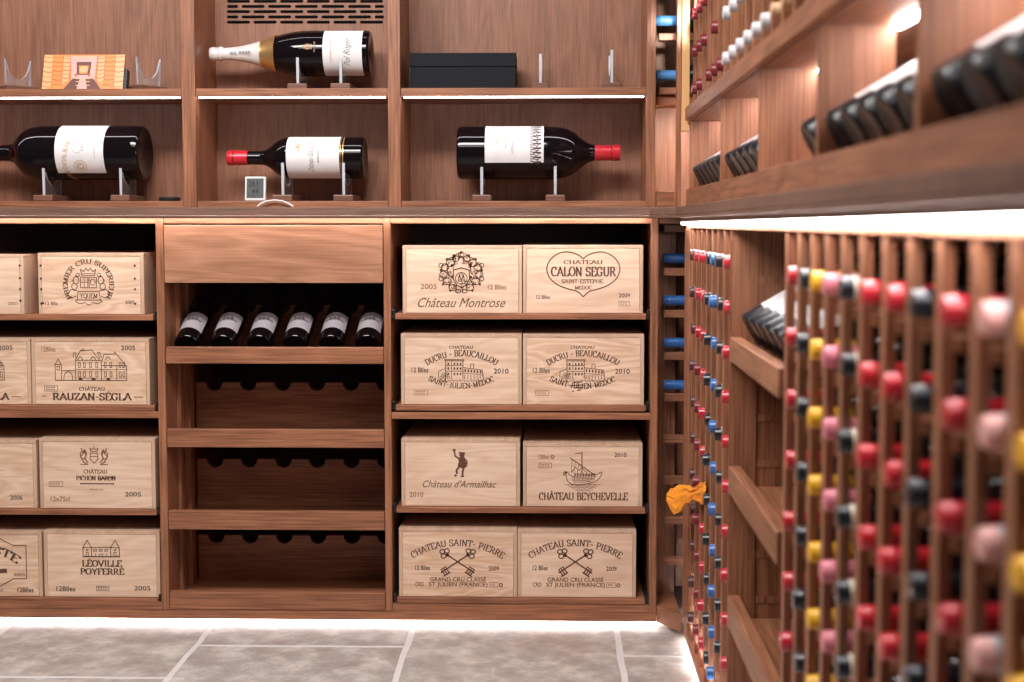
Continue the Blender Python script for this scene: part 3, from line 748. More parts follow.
# ------------------------------------------------------------------ upper display shelves (back wall)
YU = .03; DU = .225
def Zu(py, px=400): return PY(px, py, YU).z
def Xu(px, py=120): return PY(px, py, YU).x
zS1, zS0 = Zu(88), Zu(96.3)
zB1 = Zu(201); ZT = Zu(-75)
YBK = YU+DU
units = [(-1.95, Xu(182), Xu(195.5)), (Xu(195.5)+.0008, Xu(388), Xu(400.5)), (Xu(400.5)+.0008, Xu(646.5), Xu(655.5))]
names = ['oak display shelf unit at the left holding a photo card and a huge bottle', 'oak display shelf unit in the middle with an air vent', 'oak display shelf unit beside the corner holding a black box']
zS = []
vent = None
for i, (x0, x1, x2) in enumerate(units):
    t = thing('display_shelf', names[i], 'shelf', ((x0+x1)/2, YU+.1, zC1+.001), 'display shelf units above the worktop')
    z0 = zC1+.001
    obj('side_panel', B((x1, x2, YU, YBK+.01, z0, ZT+.02)), 'oak_z', t, .0015)
    if i == 0: obj('side_panel', B((x0-.02, x0, YU, YBK+.01, z0, ZT+.02)), 'oak_z', t, .0015)
    obj('back_panel', B((x0, x1-.0005, YBK, YBK+.01, z0, ZT)), 'oak_panel', t)
    obj('bottom_board', B((x0+.0005, x1-.0005, YU+.001, YBK-.0005, z0, zB1)), 'oak_x', t, .001)
    sh = obj('shelf_board', B((x0+.0005, x1-.0005, YU+.001, YBK-.0005, zS0, zS1)), 'oak_x', t, .001)
    obj('top_board', B((x0+.0005, x1-.0005, YU+.001, YBK-.0005, ZT, ZT+.02)), 'oak_x', t, .001)
    for zz, par in ((zS0, sh), (ZT, t)):
        bm = bmesh.new(); box(bm, x0+.008, x1-.008, YU+.006, YU+.0125, zz-.0035, zz-.0005)
        obj('led_strip', bm, 'led_shelf', par)['label'] = 'glowing strip of small white lights'
    if i == 1:
        bm = bmesh.new(); rows = [1.2, 6.4, 11.6, 16.9, 22.1]
        for r, y in enumerate(rows):
            off = 0 if r % 2 == 0 else -12
            x = 227+off
            while x < 384:
                xa, xb = max(x, 227), min(x+23, 384)
                if xb-xa > 4:
                    pa, pb = PY(xa, y, YBK-.001), PY(xb, y, YBK-.001)
                    h = .0043
                    l = [(pa.x+h, pa.z)]
                    vs = [(pa.x+h+h*math.cos(R(q)), pa.z+h*math.sin(R(q))) for q in range(90, 271, 30)]+[(pb.x-h+h*math.cos(R(q)), pa.z+h*math.sin(R(q))) for q in range(-90, 91, 30)]
                    f1 = [bm.verts.new((u, YBK-.0012, v)) for u, v in vs]; f2 = [bm.verts.new((u, YBK+.004, v)) for u, v in vs]
                    bm.faces.new(f1)
                    for q in range(len(f1)): bm.faces.new((f1[q-1], f1[q], f2[q], f2[q-1]))
                x += 26.6
        # a row above the frame too
        o = obj('air_vent', bm, 'black_void', t); o['label'] = 'black slotted air vent'
zTop, zLow = zS1, zB1    # resting heights

# ------------------------------------------------------------------ acrylic cradles
def cradle(cx, z, w, hgt, label, yc=None, gapw=.10, foot_d=.15, single=False, rz=0, thick=.008):
    """wooden foot with an acrylic plate (seen edge on) cut to a U"""
    yc = yc if yc is not None else YU+.115
    t = thing('bottle_stand', label, 'stand', (cx, yc, z+.0005), 'clear bottle stands on wooden feet', (0, 0, rz))
    hd = foot_d/2
    obj('wooden_foot', B((-w/2, w/2, -hd, hd, 0, .0185)), 'walnut_foot', t, .003, local=True)
    bm = bmesh.new(); n = 18; inner, outer = [], []
    wi = hd-.013
    for q in range(n+1):
        v = q/n; y = -hd+.004+(2*hd-.008)*v
        u = abs(y)/wi
        top = hgt if u >= 1 else hgt-hgt*.60*math.sqrt(max(0, 1-u*u))
        neck = 0 if abs(y) < hd-.016 else 1
        inner.append((y, max(top, .03))); outer.append((y, .010 if not neck else .012))
    inner[0] = (-hd+.010, hgt); inner[-1] = (hd-.010, hgt)
    outer[0] = (-hd+.014, .010); outer[-1] = (hd-.014, .010)
    T = thick/2; V = [[bm.verts.new((sx, y, z)) for y, z in L_] for sx in (-T, T) for L_ in (inner, outer)]
    i0, o0, i1, o1 = V
    for q in range(n):
        bm.faces.new((i0[q], i0[q+1], o0[q+1], o0[q])); bm.faces.new((i1[q], i1[q+1], o1[q+1], o1[q]))
        f = bm.faces.new((i0[q], i0[q+1], i1[q+1], i1[q])); f.material_index = 1
        f = bm.faces.new((o0[q], o0[q+1], o1[q+1], o1[q])); f.material_index = 1
    for q in (0, -1): f = bm.faces.new((i0[q], o0[q], o1[q], i1[q])); f.material_index = 1
    obj('acrylic_cradle', bm, ['acrylic', 'acrylic_edge'], t, local=True)
    return t
def cx_at(px, py, Y=None): return PY(px, py, YU+.06 if Y is None else Y).x

# ------------------------------------------------------------------ large bottles
def big_bottle(name, x_base, x_tip, cy_px, rad, prof, caps, label, zc, Yc, glassm='glass_black', n=56):
    """lying bottle: base at world x_base, tip towards x_tip; prof in fractions (r/R, z/L)"""
    L = abs(x_tip-x_base); sgn = 1 if x_tip > x_base else -1
    t = thing('large_wine_bottle', label, 'bottle', (x_base, Yc, zc), None)
    # local z -> sgn*x ; local -y (label front) -> world -y
    zax = Vector((sgn, 0, 0)); yax = Vector((0, 1, 0)); xax = yax.cross(zax)
    t.rotation_euler = Matrix((xax, yax, zax)).transposed().to_euler()
    pr = [(r*rad, z*L) for r, z in prof]
    obj('bottle_body', lathe(smoothprof(pr, 5), n), glassm, t, smooth=True, local=True)
    for (cname, mat, pp) in caps:
        obj(cname, lathe([(r*rad, z*L) for r, z in pp], 40), mat, t, smooth=True, local=True)
    return t, L, rad
def patch(t, name, r, a0, a1, z0, z1, mat, n=24, tilt=0):
    bm = bmesh.new(); g = []
    for i in range(n+1):
        an = R(-90+a0+(a1-a0)*i/n); g.append([bm.verts.new((r*math.cos(an), r*math.sin(an), z)) for z in (z0, z1)])
    for p, q in zip(g, g[1:]): bm.faces.new((p[0], q[0], q[1], p[1]))
    for f in bm.faces: f.smooth = True
    return obj(name, bm, mat, t, local=True)
def lprint(t, draw, r, cz, mats, s=.001, up=0):
    P = Print(); draw(P); bm = wrap(P, r, cz, s)
    if up: bmesh.ops.rotate(bm, cent=(0, 0, 0), matrix=Matrix.Rotation(up, 3, 'Z'), verts=bm.verts)
    return obj('label_print', bm, mats, t, local=True)
YBt = YU+.115
def bw(px, py): return PY(px, py, YBt)
def bl(px, r): return PY(px, 100, YBt-r*.7).x
def be(px, r): return PY(px, 100, YBt+r*.8).x
BX = [(0, .02), (.5, .014), (.86, .004), (.96, .008), (1, .035), (1, .12), (1, .35), (1, .55), (.985, .60), (.93, .645), (.80, .685), (.60, .715), (.42, .74), (.33, .765), (.30, .80), (.29, .88), (.29, 1.0), (0, 1.0)]
# 1 huge bottle, left
r1 = (bw(90, 126).z-bw(90, 180).z)/2; c1 = bw(90, 153); xb, xt = be(152, r1), bw(-30, 153).x
t, L, r = big_bottle('b', xb, xt, 153, r1, BX, [('capsule', 'cap_bright_red', [(.29, .822), (.315, .824), (.31, .975), (.335, .976), (.335, .99), (.30, 1.004), (0, 1.004)])],
    'huge dark bottle lying on its side with a white label and round seal, left compartment', c1.z, YBt)
za, zb = xb-bl(105, r1), xb-bl(56.5, r1)
patch(t, 'label', r*1.008, -50, 88, za, zb, 'paper')
def dl1(P):
    P.text('CHATEAU CHEVAL BLANC', -112, 34, -52, -40, rad=150, m=0)
    P.ell(0, 0, 1, 1, .1)
    P.ell(-44, 0, 18, 18, 1.6, n=30, m=1); P.ell(-44, 0, 14, 14, 1, n=30, m=1); P.ell(-44, 0, 9, 9, 3, m=1); P.line([(-50, 6), (-44, -8), (-38, 6)], 2, 1)
    P.ell(10, -6, 14, 14, 1.0, m=2); P.text('St Emilion', 0, 34, 8, 14, 'f', shear=.3, m=2); P.line([(-30, 34), (20, 34)], 1.2, 2)
    P.text('1er Grand Cru', -20, 22, 42, 47, 'f', shear=.2, m=2); P.line([(-10, 56), (18, 56)], 1.6, 1)
P_ = lprint(t, dl1, r*1.0095, (za+zb)/2, ['gold_ink', 'gold_ink', 'grey_ink'], .001, R(-8) if False else 0)
# 2 champagne
r2 = (bw(340, 31).z-bw(340, 76.5).z)/2; c2 = bw(300, 53.7); xb, xt = be(374, r2), bw(210.5, 54).x
CH = [(0, .03), (.35, .012), (.8, .0), (.95, .004), (1, .03), (1, .15), (1, .32), (1, .40), (.96, .46), (.87, .53), (.73, .60), (.57, .67), (.43, .74), (.33, .80), (.27, .86), (.25, .92), (.24, .955), (.24, .97), (0, .972)]
t, L, r = big_bottle('b', xb, xt, 54, r2, CH, [
    ('foil', 'foil_white', [(.575, .672), (.59, .673), (.45, .735), (.35, .795), (.29, .86), (.268, .90), (.262, .915), (.31, .925), (.32, .94), (.27, .95), (.29, .96), (.31, .985), (.27, 1.0), (.15, 1.004), (0, 1.004)]),
    ('foil_collar', 'gold', [(.80, .585), (.815, .587), (.60, .668), (.595, .68), (.57, .68)])],
    'dark sparkling wine bottle with long white foil neck lying below the air vent', c2.z, YBt)
za, zb = xb-bl(363, r2), xb-bl(324, r2)
patch(t, 'label', r*1.008, -82, 70, za, zb, 'paper')
def dl2(P):
    P.text('Pol Roger', -46, 40, 4, 22, 'f', shear=.5, m=1); P.text('CHAMPAGNE', -34, 34, -36, -31, m=0); P.line([(-30, 36), (30, 36)], .8, 0); P.line([(-42, 26), (-10, 20), (30, 27)], 1.2, 1)
lprint(t, dl2, r*1.0095, (za+zb)/2, ['gold_ink', 'sketch_grey'])
def dl2b(P):
    P.ell(0, 0, 7, 9, 2.4); P.dot(0, 0, 4); P.line([(-8, 10), (0, 14), (8, 10)], 2); P.line([(-5, -11), (0, -14), (5, -11)], 2); P.text('POL ROGER', -16, 16, 18, 22, m=0)
lprint(t, dl2b, r*1.012, xb-bl(309, r2), ['gold_ink'], .001, R(10))
o = lprint(t, lambda P: None, r, .1, ['gold'])
bpy.data.objects.remove(o)
# foil lettering along the neck
P = Print(); P.text('POL ROGER', -32, 32, -3.5, 3.5)
zc_ = L*.80
def fm(x, y):
    z = zc_-x*.001; rr = r2*(.35+.0)*1.0+max(0, (L*.80-z))*.42+.0012
    an = -PI/2-y*.001/rr*1.2; return (rr*math.cos(an), rr*math.sin(an), z)
obj('foil_lettering', P.mesh(fm), 'sketch_grey', t, local=True)
# 3 small magnum
r3 = (bw(310, 137).z-bw(310, 178.3).z)/2; c3 = bw(300, 157.8); xb, xt = be(367.5, r3), bw(228.5, 158).x
B3 = [(0, .02), (.5, .014), (.86, .004), (.96, .006), (1, .03), (1, .12), (1, .35), (1, .50), (1, .555), (.93, .60), (.78, .645), (.58, .68), (.42, .715), (.345, .75), (.33, .80), (.33, .9), (.33, 1.0), (0, 1.0)]
t, L, r = big_bottle('b', xb, xt, 158, r3, B3, [('capsule', 'cap_bright_red', [(.33, .855), (.355, .856), (.350, .96), (.37, .962), (.37, .99), (.35, 1.003), (0, 1.003)])],
    'dark bottle lying behind the small thermometer with red capsule and crested white label', c3.z, YBt)
za, zb = xb-bl(339.5, r3), xb-bl(286.5, r3)
patch(t, 'label', r*1.008, -84, 80, za, zb, 'paper')
patch(t, 'gold_band', r*1.008, -84, 80, za-.012, za-.009, 'gold'); patch(t, 'gold_band', r*1.008, -84, 80, za-.004, za-.0025, 'gold')
def dl3(P):
    P.text('Château Giscours', -46, 46, -14, 2, 'f', shear=.45, m=1); P.text('MARGAUX', -18, 18, 14, 19, m=1)
    P.ell(30, -44, 8, 8, 2, m=0); P.line([(22, -36), (30, -30), (38, -36)], 2.4); P.line([(20, -50), (30, -56), (40, -50)], 2.4); P.dot(30, -44, 5); P.dot(20, -42, 3); P.dot(40, -42, 3)
    for y in (30, 38, 46, 54, 60): P.line([(-30+y/4, y), (26-y/5, y)], .9, 2)
lprint(t, dl3, r*1.0095, (za+zb)/2, ['gold_ink', 'sketch_grey', 'grey_ink'])
# 4 right
r4 = (bw(520, 126.5).z-bw(520, 179.5).z)/2; c4 = bw(520, 153); xb, xt = PY(456.5, 100, YBt-r4*.5).x, bw(619.5, 152).x
B4 = [(0, .02), (.5, .014), (.86, .004), (.96, .006), (1, .03), (1, .12), (1, .35), (1, .54), (.985, .60), (.93, .66), (.80, .715), (.58, .76), (.40, .80), (.315, .835), (.285, .87), (.28, .93), (.28, 1.0), (0, 1.0)]
t, L, r = big_bottle('b', xb, xt, 153, r4, B4, [('capsule', 'cap_red', [(.28, .835), (.30, .837), (.285, .95), (.31, .952), (.31, .985), (.29, 1.003), (0, 1.003)])],
    'big dark bottle pointing right with red capsule and a label bordered by black figures', c4.z, YBt)
za, zb = bl(485, r4)-xb, bl(543.7, r4)-xb
patch(t, 'label', r*1.008, -88, 24, za, zb, 'paper')
zf = bw(528, 153).x-xb
def dl4(P):
    # drawn with the neck up (sheet y up = towards the neck)
    h = (zb-za)*1000; top = -h/2; 
    P.line([(-110, top+h*.27), (38, top+h*.27)], .8, 0)
    random.seed(5)
    for k in range(11):
        x = -104+k*13.5; y = top+h*.14
        P.dot(x, y-13, 3.4, 4.2, 0); P.line([(x, y-10), (x+random.uniform(-2, 2), y+3)], 5, 0)
        P.line([(x, y-6), (x-7, y-2+random.uniform(-6, 4)), (x-9, y+4)], 2.2, 0); P.line([(x, y-6), (x+6, y-9), (x+8, y-2)], 2.2, 0)
        P.line([(x, y+2), (x-4, y+14)], 3, 0); P.line([(x, y+2), (x+5, y+8), (x+3, y+15)], 3, 0)
    P.line([(-110, top+h*.27-3), (38, top+h*.27-3)], 1.6, 0)
    P.text('Baron Philippe', -66, 6, 0, 8, 'f', shear=.4, m=1); P.text('PAUILLAC', -52, -8, 22, 27, m=1); P.line([(-60, 40), (0, 40)], .9, 1); P.line([(-50, -10), (-10, -10)], 3, 2); P.line([(-60, 60), (-10, 60)], .9, 1)
    P.text('2005', -40, -20, 48, 55, 'f', m=2)
lprint(t, dl4, r*1.0095, (za+zb)/2, ['ink_dark', 'grey_ink', 'gold_ink'])
# cradles
def foot(px0, px1, z, hpx0, pyr, label, rz=0, hgt=None, yc=None):
    w = abs(PY(px1, 190, YU+.04).x-PY(px0, 190, YU+.04).x); c = PY((px0+px1)/2, 190, YU+.04).x
    return cradle(c, z, w, hgt, label, rz=rz, yc=yc)
hz = lambda c, rr, z: c.z-z
def under(c, rr, z): return (c.z-rr*.30)-z
foot(32.5, 52, zLow, 0, 0, 'clear stand on a walnut foot under the shoulder of the leftmost huge bottle', hgt=under(c1, r1, zLow))
foot(110, 129, zLow, 0, 0, 'clear stand on a walnut foot under the base of the leftmost huge bottle', hgt=under(c1, r1, zLow))
foot(288, 308, zTop, 0, 0, 'clear stand under the middle of the foil-necked bottle', hgt=under(c2, r2, zTop))
foot(331, 351, zTop, 0, 0, 'clear stand under the label of the foil-necked bottle', hgt=under(c2, r2, zTop))
foot(272, 292, zLow, 0, 0, 'clear stand beside the thermometer', hgt=under(c3, r3, zLow))
foot(333, 353, zLow, 0, 0, 'clear stand under the base of the crested-label bottle', hgt=under(c3, r3, zLow))
foot(472, 491, zLow, 0, 0, 'clear stand under the base of the bottle that points right', hgt=under(c4, r4, zLow))
foot(545.5, 565, zLow, 0, 0, 'clear stand under the shoulder of the bottle that points right', hgt=under(c4, r4, zLow))
foot(531.5, 549, zTop, 0, 0, 'empty clear stand beside the black box', hgt=.102)
foot(602, 621, zTop, 0, 0, 'empty clear stand farthest from the black box', hgt=.113)
c = PY(12, 80, YU+.1).x; cradle(c+.012, zTop, .055, .098, 'empty clear stand at the far left beside the photo card', rz=R(-38), foot_d=.10)
c = PY(147, 80, YU+.1).x; cradle(c, zTop, .055, .102, 'empty clear stand with its U shape showing, right of the photo card', rz=R(-38), foot_d=.10)

# ------------------------------------------------------------------ small things on the display shelves
p0, p1 = PY(410.3, 88, YU+.05), PY(515.5, 88, YU+.05)
zt, zl = PY(460, 52.8, YU+.05).z, PY(460, 66.5, YU+.05).z
t = thing('presentation_box', 'long black presentation box with a lid, closed, on the upper shelf', 'box', ((p0.x+p1.x)/2, YU+.11, zTop+.0005))
obj('box_base', B((p0.x, p1.x, YU+.05, YU+.17, zTop+.0005, zl-.0015)), 'box_black', t, .0015)
obj('box_lid', B((p0.x-.001, p1.x+.001, YU+.049, YU+.171, zl, zt)), 'box_black', t, .0015)
# photo card
q0, q1 = PY(41, 88, YU+.03), PY(122, 88, YU+.03); zt = PY(80, 54.5, YU+.05).z
hc = zt-zTop; wc = q1.x-q0.x; lean = R(15)
t = thing('photo_card', 'printed photo card of barrels in a cellar propped on the upper shelf', 'photo', ((q0.x+q1.x)/2, YU+.035, zTop+.001), rot=(-lean, 0, 0))
LC = hc/math.cos(lean)
obj('card', B((-wc/2, wc/2, 0, .003, 0, LC)), 'photo_dark', t, local=True)
P = Print()   # sheet 0..455 x 0..190
P.poly([(0, 0), (455, 0), (455, 188), (0, 188)], 1)
for sx in (0, 1):
    X = (lambda v: v) if not sx else (lambda v: 455-v)
    for k, (a0, a1, b0, b1) in enumerate(((0, 52, 0, 186), (54, 108, 4, 172), (110, 150, 10, 158), (152, 176, 16, 150))):
        P.poly([(X(a0), b0), (X(a1), b0+3), (X(a1), b1-8), (X(a0), b1)], 1 if k % 2 else 3)
        n = 7
        for j in range(n):
            y = b0+(b1-b0)*(j+.5)/n; P.line([(X(a0), y-3), ((X(a0)+X(a1))/2, y+2), (X(a1), y)], 4.5 if j % 2 else 3, 2)
        P.line([(X(a1), b0), (X(a1), b1-6)], 2.5, 2)
P.poly([(150, 8), (300, 8), (292, 150), (165, 150)], 4); P.poly([(186, 40), (270, 40), (264, 110), (192, 110)], 0)
P.poly([(200, 60), (256, 60), (250, 104), (206, 104)], 1); P.dot(228, 80, 24, 18, 3)
P.line([(165, 24), (228, 14), (292, 24)], 8, 3); P.line([(180, 50), (180, 130)], 6, 3); P.line([(276, 50), (276, 130)], 6, 3)
P.poly([(120, 188), (170, 130), (286, 130), (335, 188)], 0); P.poly([(196, 188), (214, 118), (240, 118), (256, 188)], 4)
for y in (130, 146, 166): P.line([(190, y), (268, y)], 4, 3)
for x in (186, 262): P.dot(x, 112, 6, 8, 2)
sx_, sz_ = wc/455, LC/188
obj_flat('printed_picture', P.mesh(lambda x, y: (-wc/2+x*sx_, -.0006, LC-y*sz_), 1.2e-5), ['photo_dark', 'photo_orange', 'photo_red', 'photo_cream', 'photo_pink'], t, local=True)
obj('easel_leg', B((wc/2-.022, wc/2+.008, .004, .030, -.0, LC*.62)), 'black_metal', t, .002, local=True)
# black puck
p = PY(169.5, 199, YU+.045)
tag(obj('black_disc', lathe([(0, 0), (.029, 0), (.031, .003), (.031, .009), (.028, .012), (0, .012)], 28), 'black_metal', smooth=True, origin=None), 'small flat black disc lying right of the huge bottle', 'disc').location = (p.x, p.y, zLow+.0005)
# thermometer
p = PY(255, 201, YU+.018); w = .0305; h = .071
t = thing('thermometer', 'small white-framed digital thermometer with a grey screen leaning on the shelf edge', 'thermometer', (p.x, YU+.018, zLow+.0012), rot=(R(-6), 0, 0))
obj('housing', B((-w, w, 0, .012, 0, h)), 'plastic_white', t, .003, local=True)
obj('screen', B((-w+.006, w-.006, -.0008, .002, .008, h-.006)), 'lcd', t, local=True)
P = Print()
P.text('28.5', 3, 33, 4, 20, 'f'); P.text('49', 12, 33, 28, 42, 'f'); P.line([(3, 24), (40, 24)], .8); P.text('C', 36, 40, 6, 12, 'f'); P.line([(4, 48), (20, 48)], 1.2)
obj_flat('screen_digits', P.mesh(lambda x, y: (-w+.008+x*.001, -.0011, h-.009-y*.001)), 'lcd_seg', t, local=True)
pts = []
for px, py in ((257, 207), (260, 203.5), (266, 201), (274, 200), (282, 201), (288, 203.5), (293, 206.6)):
    q = PY(px, py, YU-.02); pts.append((q.x, YU-.012-(.004 if px in (257, 293) else 0), max(q.z, zC1+.0035)))
pts = [(x, y, z) for x, y, z in smoothprof3] if False else pts
tag(obj('sensor_cable', tube(pts, .0022, 8), 'plastic_white', smooth=True, origin=pts[0]), 'thin white cable curling off the thermometer onto the worktop', 'cable')

# ------------------------------------------------------------------ right wall, lower: racks
XB = .70
def Yx(px, py=430, X=XR): return PX(px, py, X).y
ZLB = zKick0+.012; ZLT = H-.012
side = thing('side_plinth', 'oak base board running along the floor under the side racks', 'plinth', (.42, -1.5, 0))
obj('base_rail', B((XR-.002, XR+.02, -2.9, -.10, zKick0-.0, ZLB+.018)), 'oak_y', side, .001)
obj('kick_board', B((XR+.06, XR+.08, -2.9, -.10, .001, zKick0)), 'oak_y', side)
obj('led_strip', B((XR+.024, XR+.036, -2.9, -.12, zKick0+.001, zKick0+.006)), 'led_kick', side)['label'] = 'glowing white light strip'
zR0 = ZLB+.0185
# corner: diagonal base and niche
Yp0, Yp1 = -.215, -.09
t = thing('corner_niche', 'narrow oak corner niche with horizontal pegs for single bottles, below the worktop', 'rack', (.34, .05, zBot0))
bm = bmesh.new(); pts = [(xE+.001, .001), (.363, -.088), (.363, .34), (xE+.001, .34)]
lo = [bm.verts.new((x, y, zKick0)) for x, y in pts]; hi = [bm.verts.new((x, y, zBot1)) for x, y in pts]
bm.faces.new(lo); bm.faces.new(hi)
for k in range(4): bm.faces.new((lo[k-1], lo[k], hi[k], hi[k-1]))
obj('bottom_board', bm, 'oak_x', t, .001)
obj('back_panel', B((xE+.001, .72, .33, .345, zBot1+.0005, ZLT)), 'oak_panel', t)
obj('top_rail', B((xE+.001, .366, .002, .03, zTopRail0, zTopRail1)), 'oak_x', t, .001)
pegs = [228, 271.6, 313.5, 355.6, 397, 438.6, 479.5, 520, 561]
for y in pegs:
    z = PY(668, y, .08).z
    obj('peg', B((PY(664, y, .08).x, .60, .075, .10, z-.012, z+.010)), 'oak_x', t, .0015)
obj('rear_board', B((xE+.001, PY(675, 400, .13).x, .128, .14, zBot1+.0005, ZLT-.01)), 'oak_z', t)
obj('rear_slat', B((.345, .36, .20, .23, zBot1+.0005, ZLT-.01)), 'oak_z', t); obj('rear_slat', B((.375, .40, .20, .23, zBot1+.0005, ZLT-.01)), 'oak_z', t)
obj('corner_post', B((XR-.005, XR+.02, Yp0, Yp1, zR0, ZLT)), 'oak_z', t, .0015)
for k, y in enumerate((258.3, 300.3, 342.6, 384.8)):
    p = PY(663.2, y, .095)
    place_bottle('blue', (p.x+.3025, .088, p.z), (0, R(-90), 0), ['blue-capped bottle at the top of the lower corner niche', 'blue-capped bottle, second from the top in the lower corner niche', 'blue-capped bottle, third from the top in the lower corner niche', 'lowest blue-capped bottle in the lower corner niche'][k], 'blue-capped bottles in the lower corner niche')

def ladder_rack(label, name, ys, z_lo, z_hi, rowz, X0=XR, Xb=XB, grp=None, rungw=.012):
    """ys: slat centre positions"""
    t = thing('bottle_rack', label, 'rack', (X0+.15, (ys[0]+ys[-1])/2, z_lo), grp)
    for y in ys:
        bm = B((X0, X0+.012, y-.011, y+.011, z_lo, z_hi), (Xb-.10, Xb-.085, y-.011, y+.011, z_lo, z_hi))
        for z in rowz:
            if z-.045 < z_lo: continue
            lo_, hi_ = min(ys), max(ys)
            box(bm, X0+.0125, Xb-.101, y-(.023 if y > lo_ else .0105), y+(.023 if y < hi_ else .0105), z-.042, z-.0275)
        obj('rack_slat', bm, 'oak_z', t)
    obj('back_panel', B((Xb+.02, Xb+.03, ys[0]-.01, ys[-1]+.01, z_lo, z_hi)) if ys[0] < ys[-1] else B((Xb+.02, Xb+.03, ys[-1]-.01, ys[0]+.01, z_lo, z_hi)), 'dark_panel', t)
    return t
top1 = thing('rack_top_rail', 'pale oak top rail of the side racks, brightly lit under the worktop', 'rail', (XR, -1.5, ZLT))
obj('rail', B((XR-.004, XR+.02, -2.9, -.10, ZLT+.0005, zC0+.0065)), 'oak_y', top1, .001)
d1 = [3.31-.1035*k for k in range(7)]
s1 = [Yd(3.31+.052-.1035*k) for k in range(8)]
rz1 = [H-.081-.0965*k for k in range(11)]
ladder_rack('far section of the lower slatted rack beside the corner, maroon to red capsules', 'a', s1, zR0, ZLT, rz1)
cols1 = [('maroon', None), ('dark_red', None), ('red', None), ('black', None), ('blue', None), ('black', 'cream'), ('red', None)]
cname = {'maroon': 'maroon', 'dark_red': 'dark red', 'red': 'red', 'black': 'black', 'blue': 'blue', 'yellow': 'yellow', 'pink': 'pink', 'blush': 'blush', 'white': 'white', 'tan': 'tan', 'bright_red': 'bright red'}
def rowname(r, n):
    return 'top row' if r == 0 else (ordn[r]+' row down')
for c, (cap, band) in enumerate(cols1):
    for r_ in range(11):
        z = rz1[r_]; d = d1[c]
        py = 224+(H-z)*F/d*1.01
        if py > 715: continue
        if random.random() < .035 and 2 < r_ < 10 and c == 2: continue
        cp = cap
        if c == 1 and r_ in (0, 1, 2): cp = 'red'
        place_bottle(cp, (.3600+.3025+random.uniform(-.003, .004), Yd(d), z), (0, R(-90), 0),
            '%s-capped bottle%s, far lower rack, %s, %s column from corner' % (cname[cp], ' with cream band' if band else '', rowname(r_, 11), ordn[c]), 'bottles in the far lower rack', band)
# section 2: display bay
yA, yB = Yd(2.625), Yd(2.055)
t2 = thing('display_bay', 'oak bay between the two slatted racks with four slanting-bottle tiers', 'cabinet', (XR+.16, (yA+yB)/2, zR0))
for (y0, y1) in ((yB-.0005, yB+.0135), (yA-.0135, yA+.0005)):
    pass
# far side partition: two boards with a gap
obj('side_panel', B((XR, XR+.066, yB+.0, yB+.001, zR0, ZLT)), 'oak_z', t2) if False else None
obj('side_panel', B((XR, XR+.068, yA+.013, yA+.026, zR0, ZLT)) if False else B((XR, XR+.054, yA-.001, yA+.013, zR0, ZLT)), 'oak_z', t2, .001)
obj('side_panel', B((XR+.072, XB, -3.6+2.055-.01, -3.6+2.055+.002, zR0, ZLT)) if False else B((XR+.0545, XB, yA+.003, yA+.013, zR0, ZLT)), 'oak_z', t2, .001)
obj('back_panel', B((XB, XB+.012, Yd(2.055), Yd(2.625), zR0, ZLT)), 'oak_panel', t2)
y_far, y_near = Yd(2.625)-.002, Yd(2.055)+.002
rails = [(337, 361), (467, 494.5), (599.5, 630)]
rzs = [(PX(731, a, XR).z, PX(731, b, XR).z) for a, b in rails]
rzs.append((rzs[2][0]-(rzs[1][0]-rzs[2][0]), rzs[2][1]-(rzs[1][0]-rzs[2][0])))
rzs = [(a, b) for a, b in rzs if b > zR0]
bys = [Yd(2.56-.088*k) for k in range(6)]
for a, b in rzs:
    tr = obj('bottle_tier', B((XR-.003, XR+.022, y_near, y_far, b, a)), 'oak_y', t2, .002)
    obj('tier_shelf', B((XR+.0225, XR+.34-.012, y_near, y_far, b+.003, b+.013)), 'oak_y', tr)
    obj('neck_board', notchboard(1, y_near, y_far, XR+.24, XR+.258, b+.0135, a+.13, bys, .024), 'oak_y', tr)
for k, y in enumerate(bys):
    display_bottle((XR+.030, y, rzs[0][0]+.018), R(30), (1, 0), '%s of the slanting white-labelled bottles in the side bay, from the corner' % ordn[k], 'slanting bottles in the side bay', sketch=False, white=True, glassm='glass_matte')
# section 3: near rack
d3 = [1.985]+[1.9-.0932*k for k in range(11)]+[1.9-.0932*11]
d3 = [1.985-.0932*k+(-.0) for k in range(13)]
d3 = [1.96, 1.865, 1.77, 1.672, 1.578, 1.472, 1.37, 1.272, 1.165, 1.068, .975, .88, .79]
s3 = [Yd(2.01)]+[Yd((d3[k]+d3[k+1])/2) for k in range(12)]+[Yd(.745)]
rz3 = [H-.080-.0961*k for k in range(11)]
ladder_rack('near section of the lower slatted rack with red, yellow and pink capsules', 'b', s3, zR0, ZLT, rz3)
cols3 = [('red', None), ('red', None), ('black', None), ('yellow', None), ('pink', None), ('black', 'cream'), ('bright_red', None), ('bright_red', None), ('black', 'grey_cap'), ('red', None), ('blush', 'grey_cap'), ('yellow', None), ('black', None)]
cols3 = [('red', None), ('black', None), ('yellow', None), ('pink', None), ('black', 'cream'), ('bright_red', None), ('bright_red', None), ('black', None), ('red', None), ('blush', 'grey_cap'), ('yellow', None), ('blue', None), ('red', None)]
s3_ = []
for c, (cap, band) in enumerate(cols3):
    for r_ in range(11):
        z = rz3[r_]; d = d3[c]
        py = 224+(H-z)*F/d
        if py > 730 or c > 11: continue
        if c == 10 and r_ == 0: zz = 0
        place_bottle(cap, (.3600+.3025+random.uniform(-.003, .004), Yd(d), z), (0, R(-90), 0),
            '%s-capped bottle%s, near lower rack, %s, %s column past slanting bottles' % (cname[cap], '' if not band else (' with cream band' if band == 'cream' else ' with grey band'), rowname(r_, 11), ordn[c]), 'bottles in the near lower rack', band)

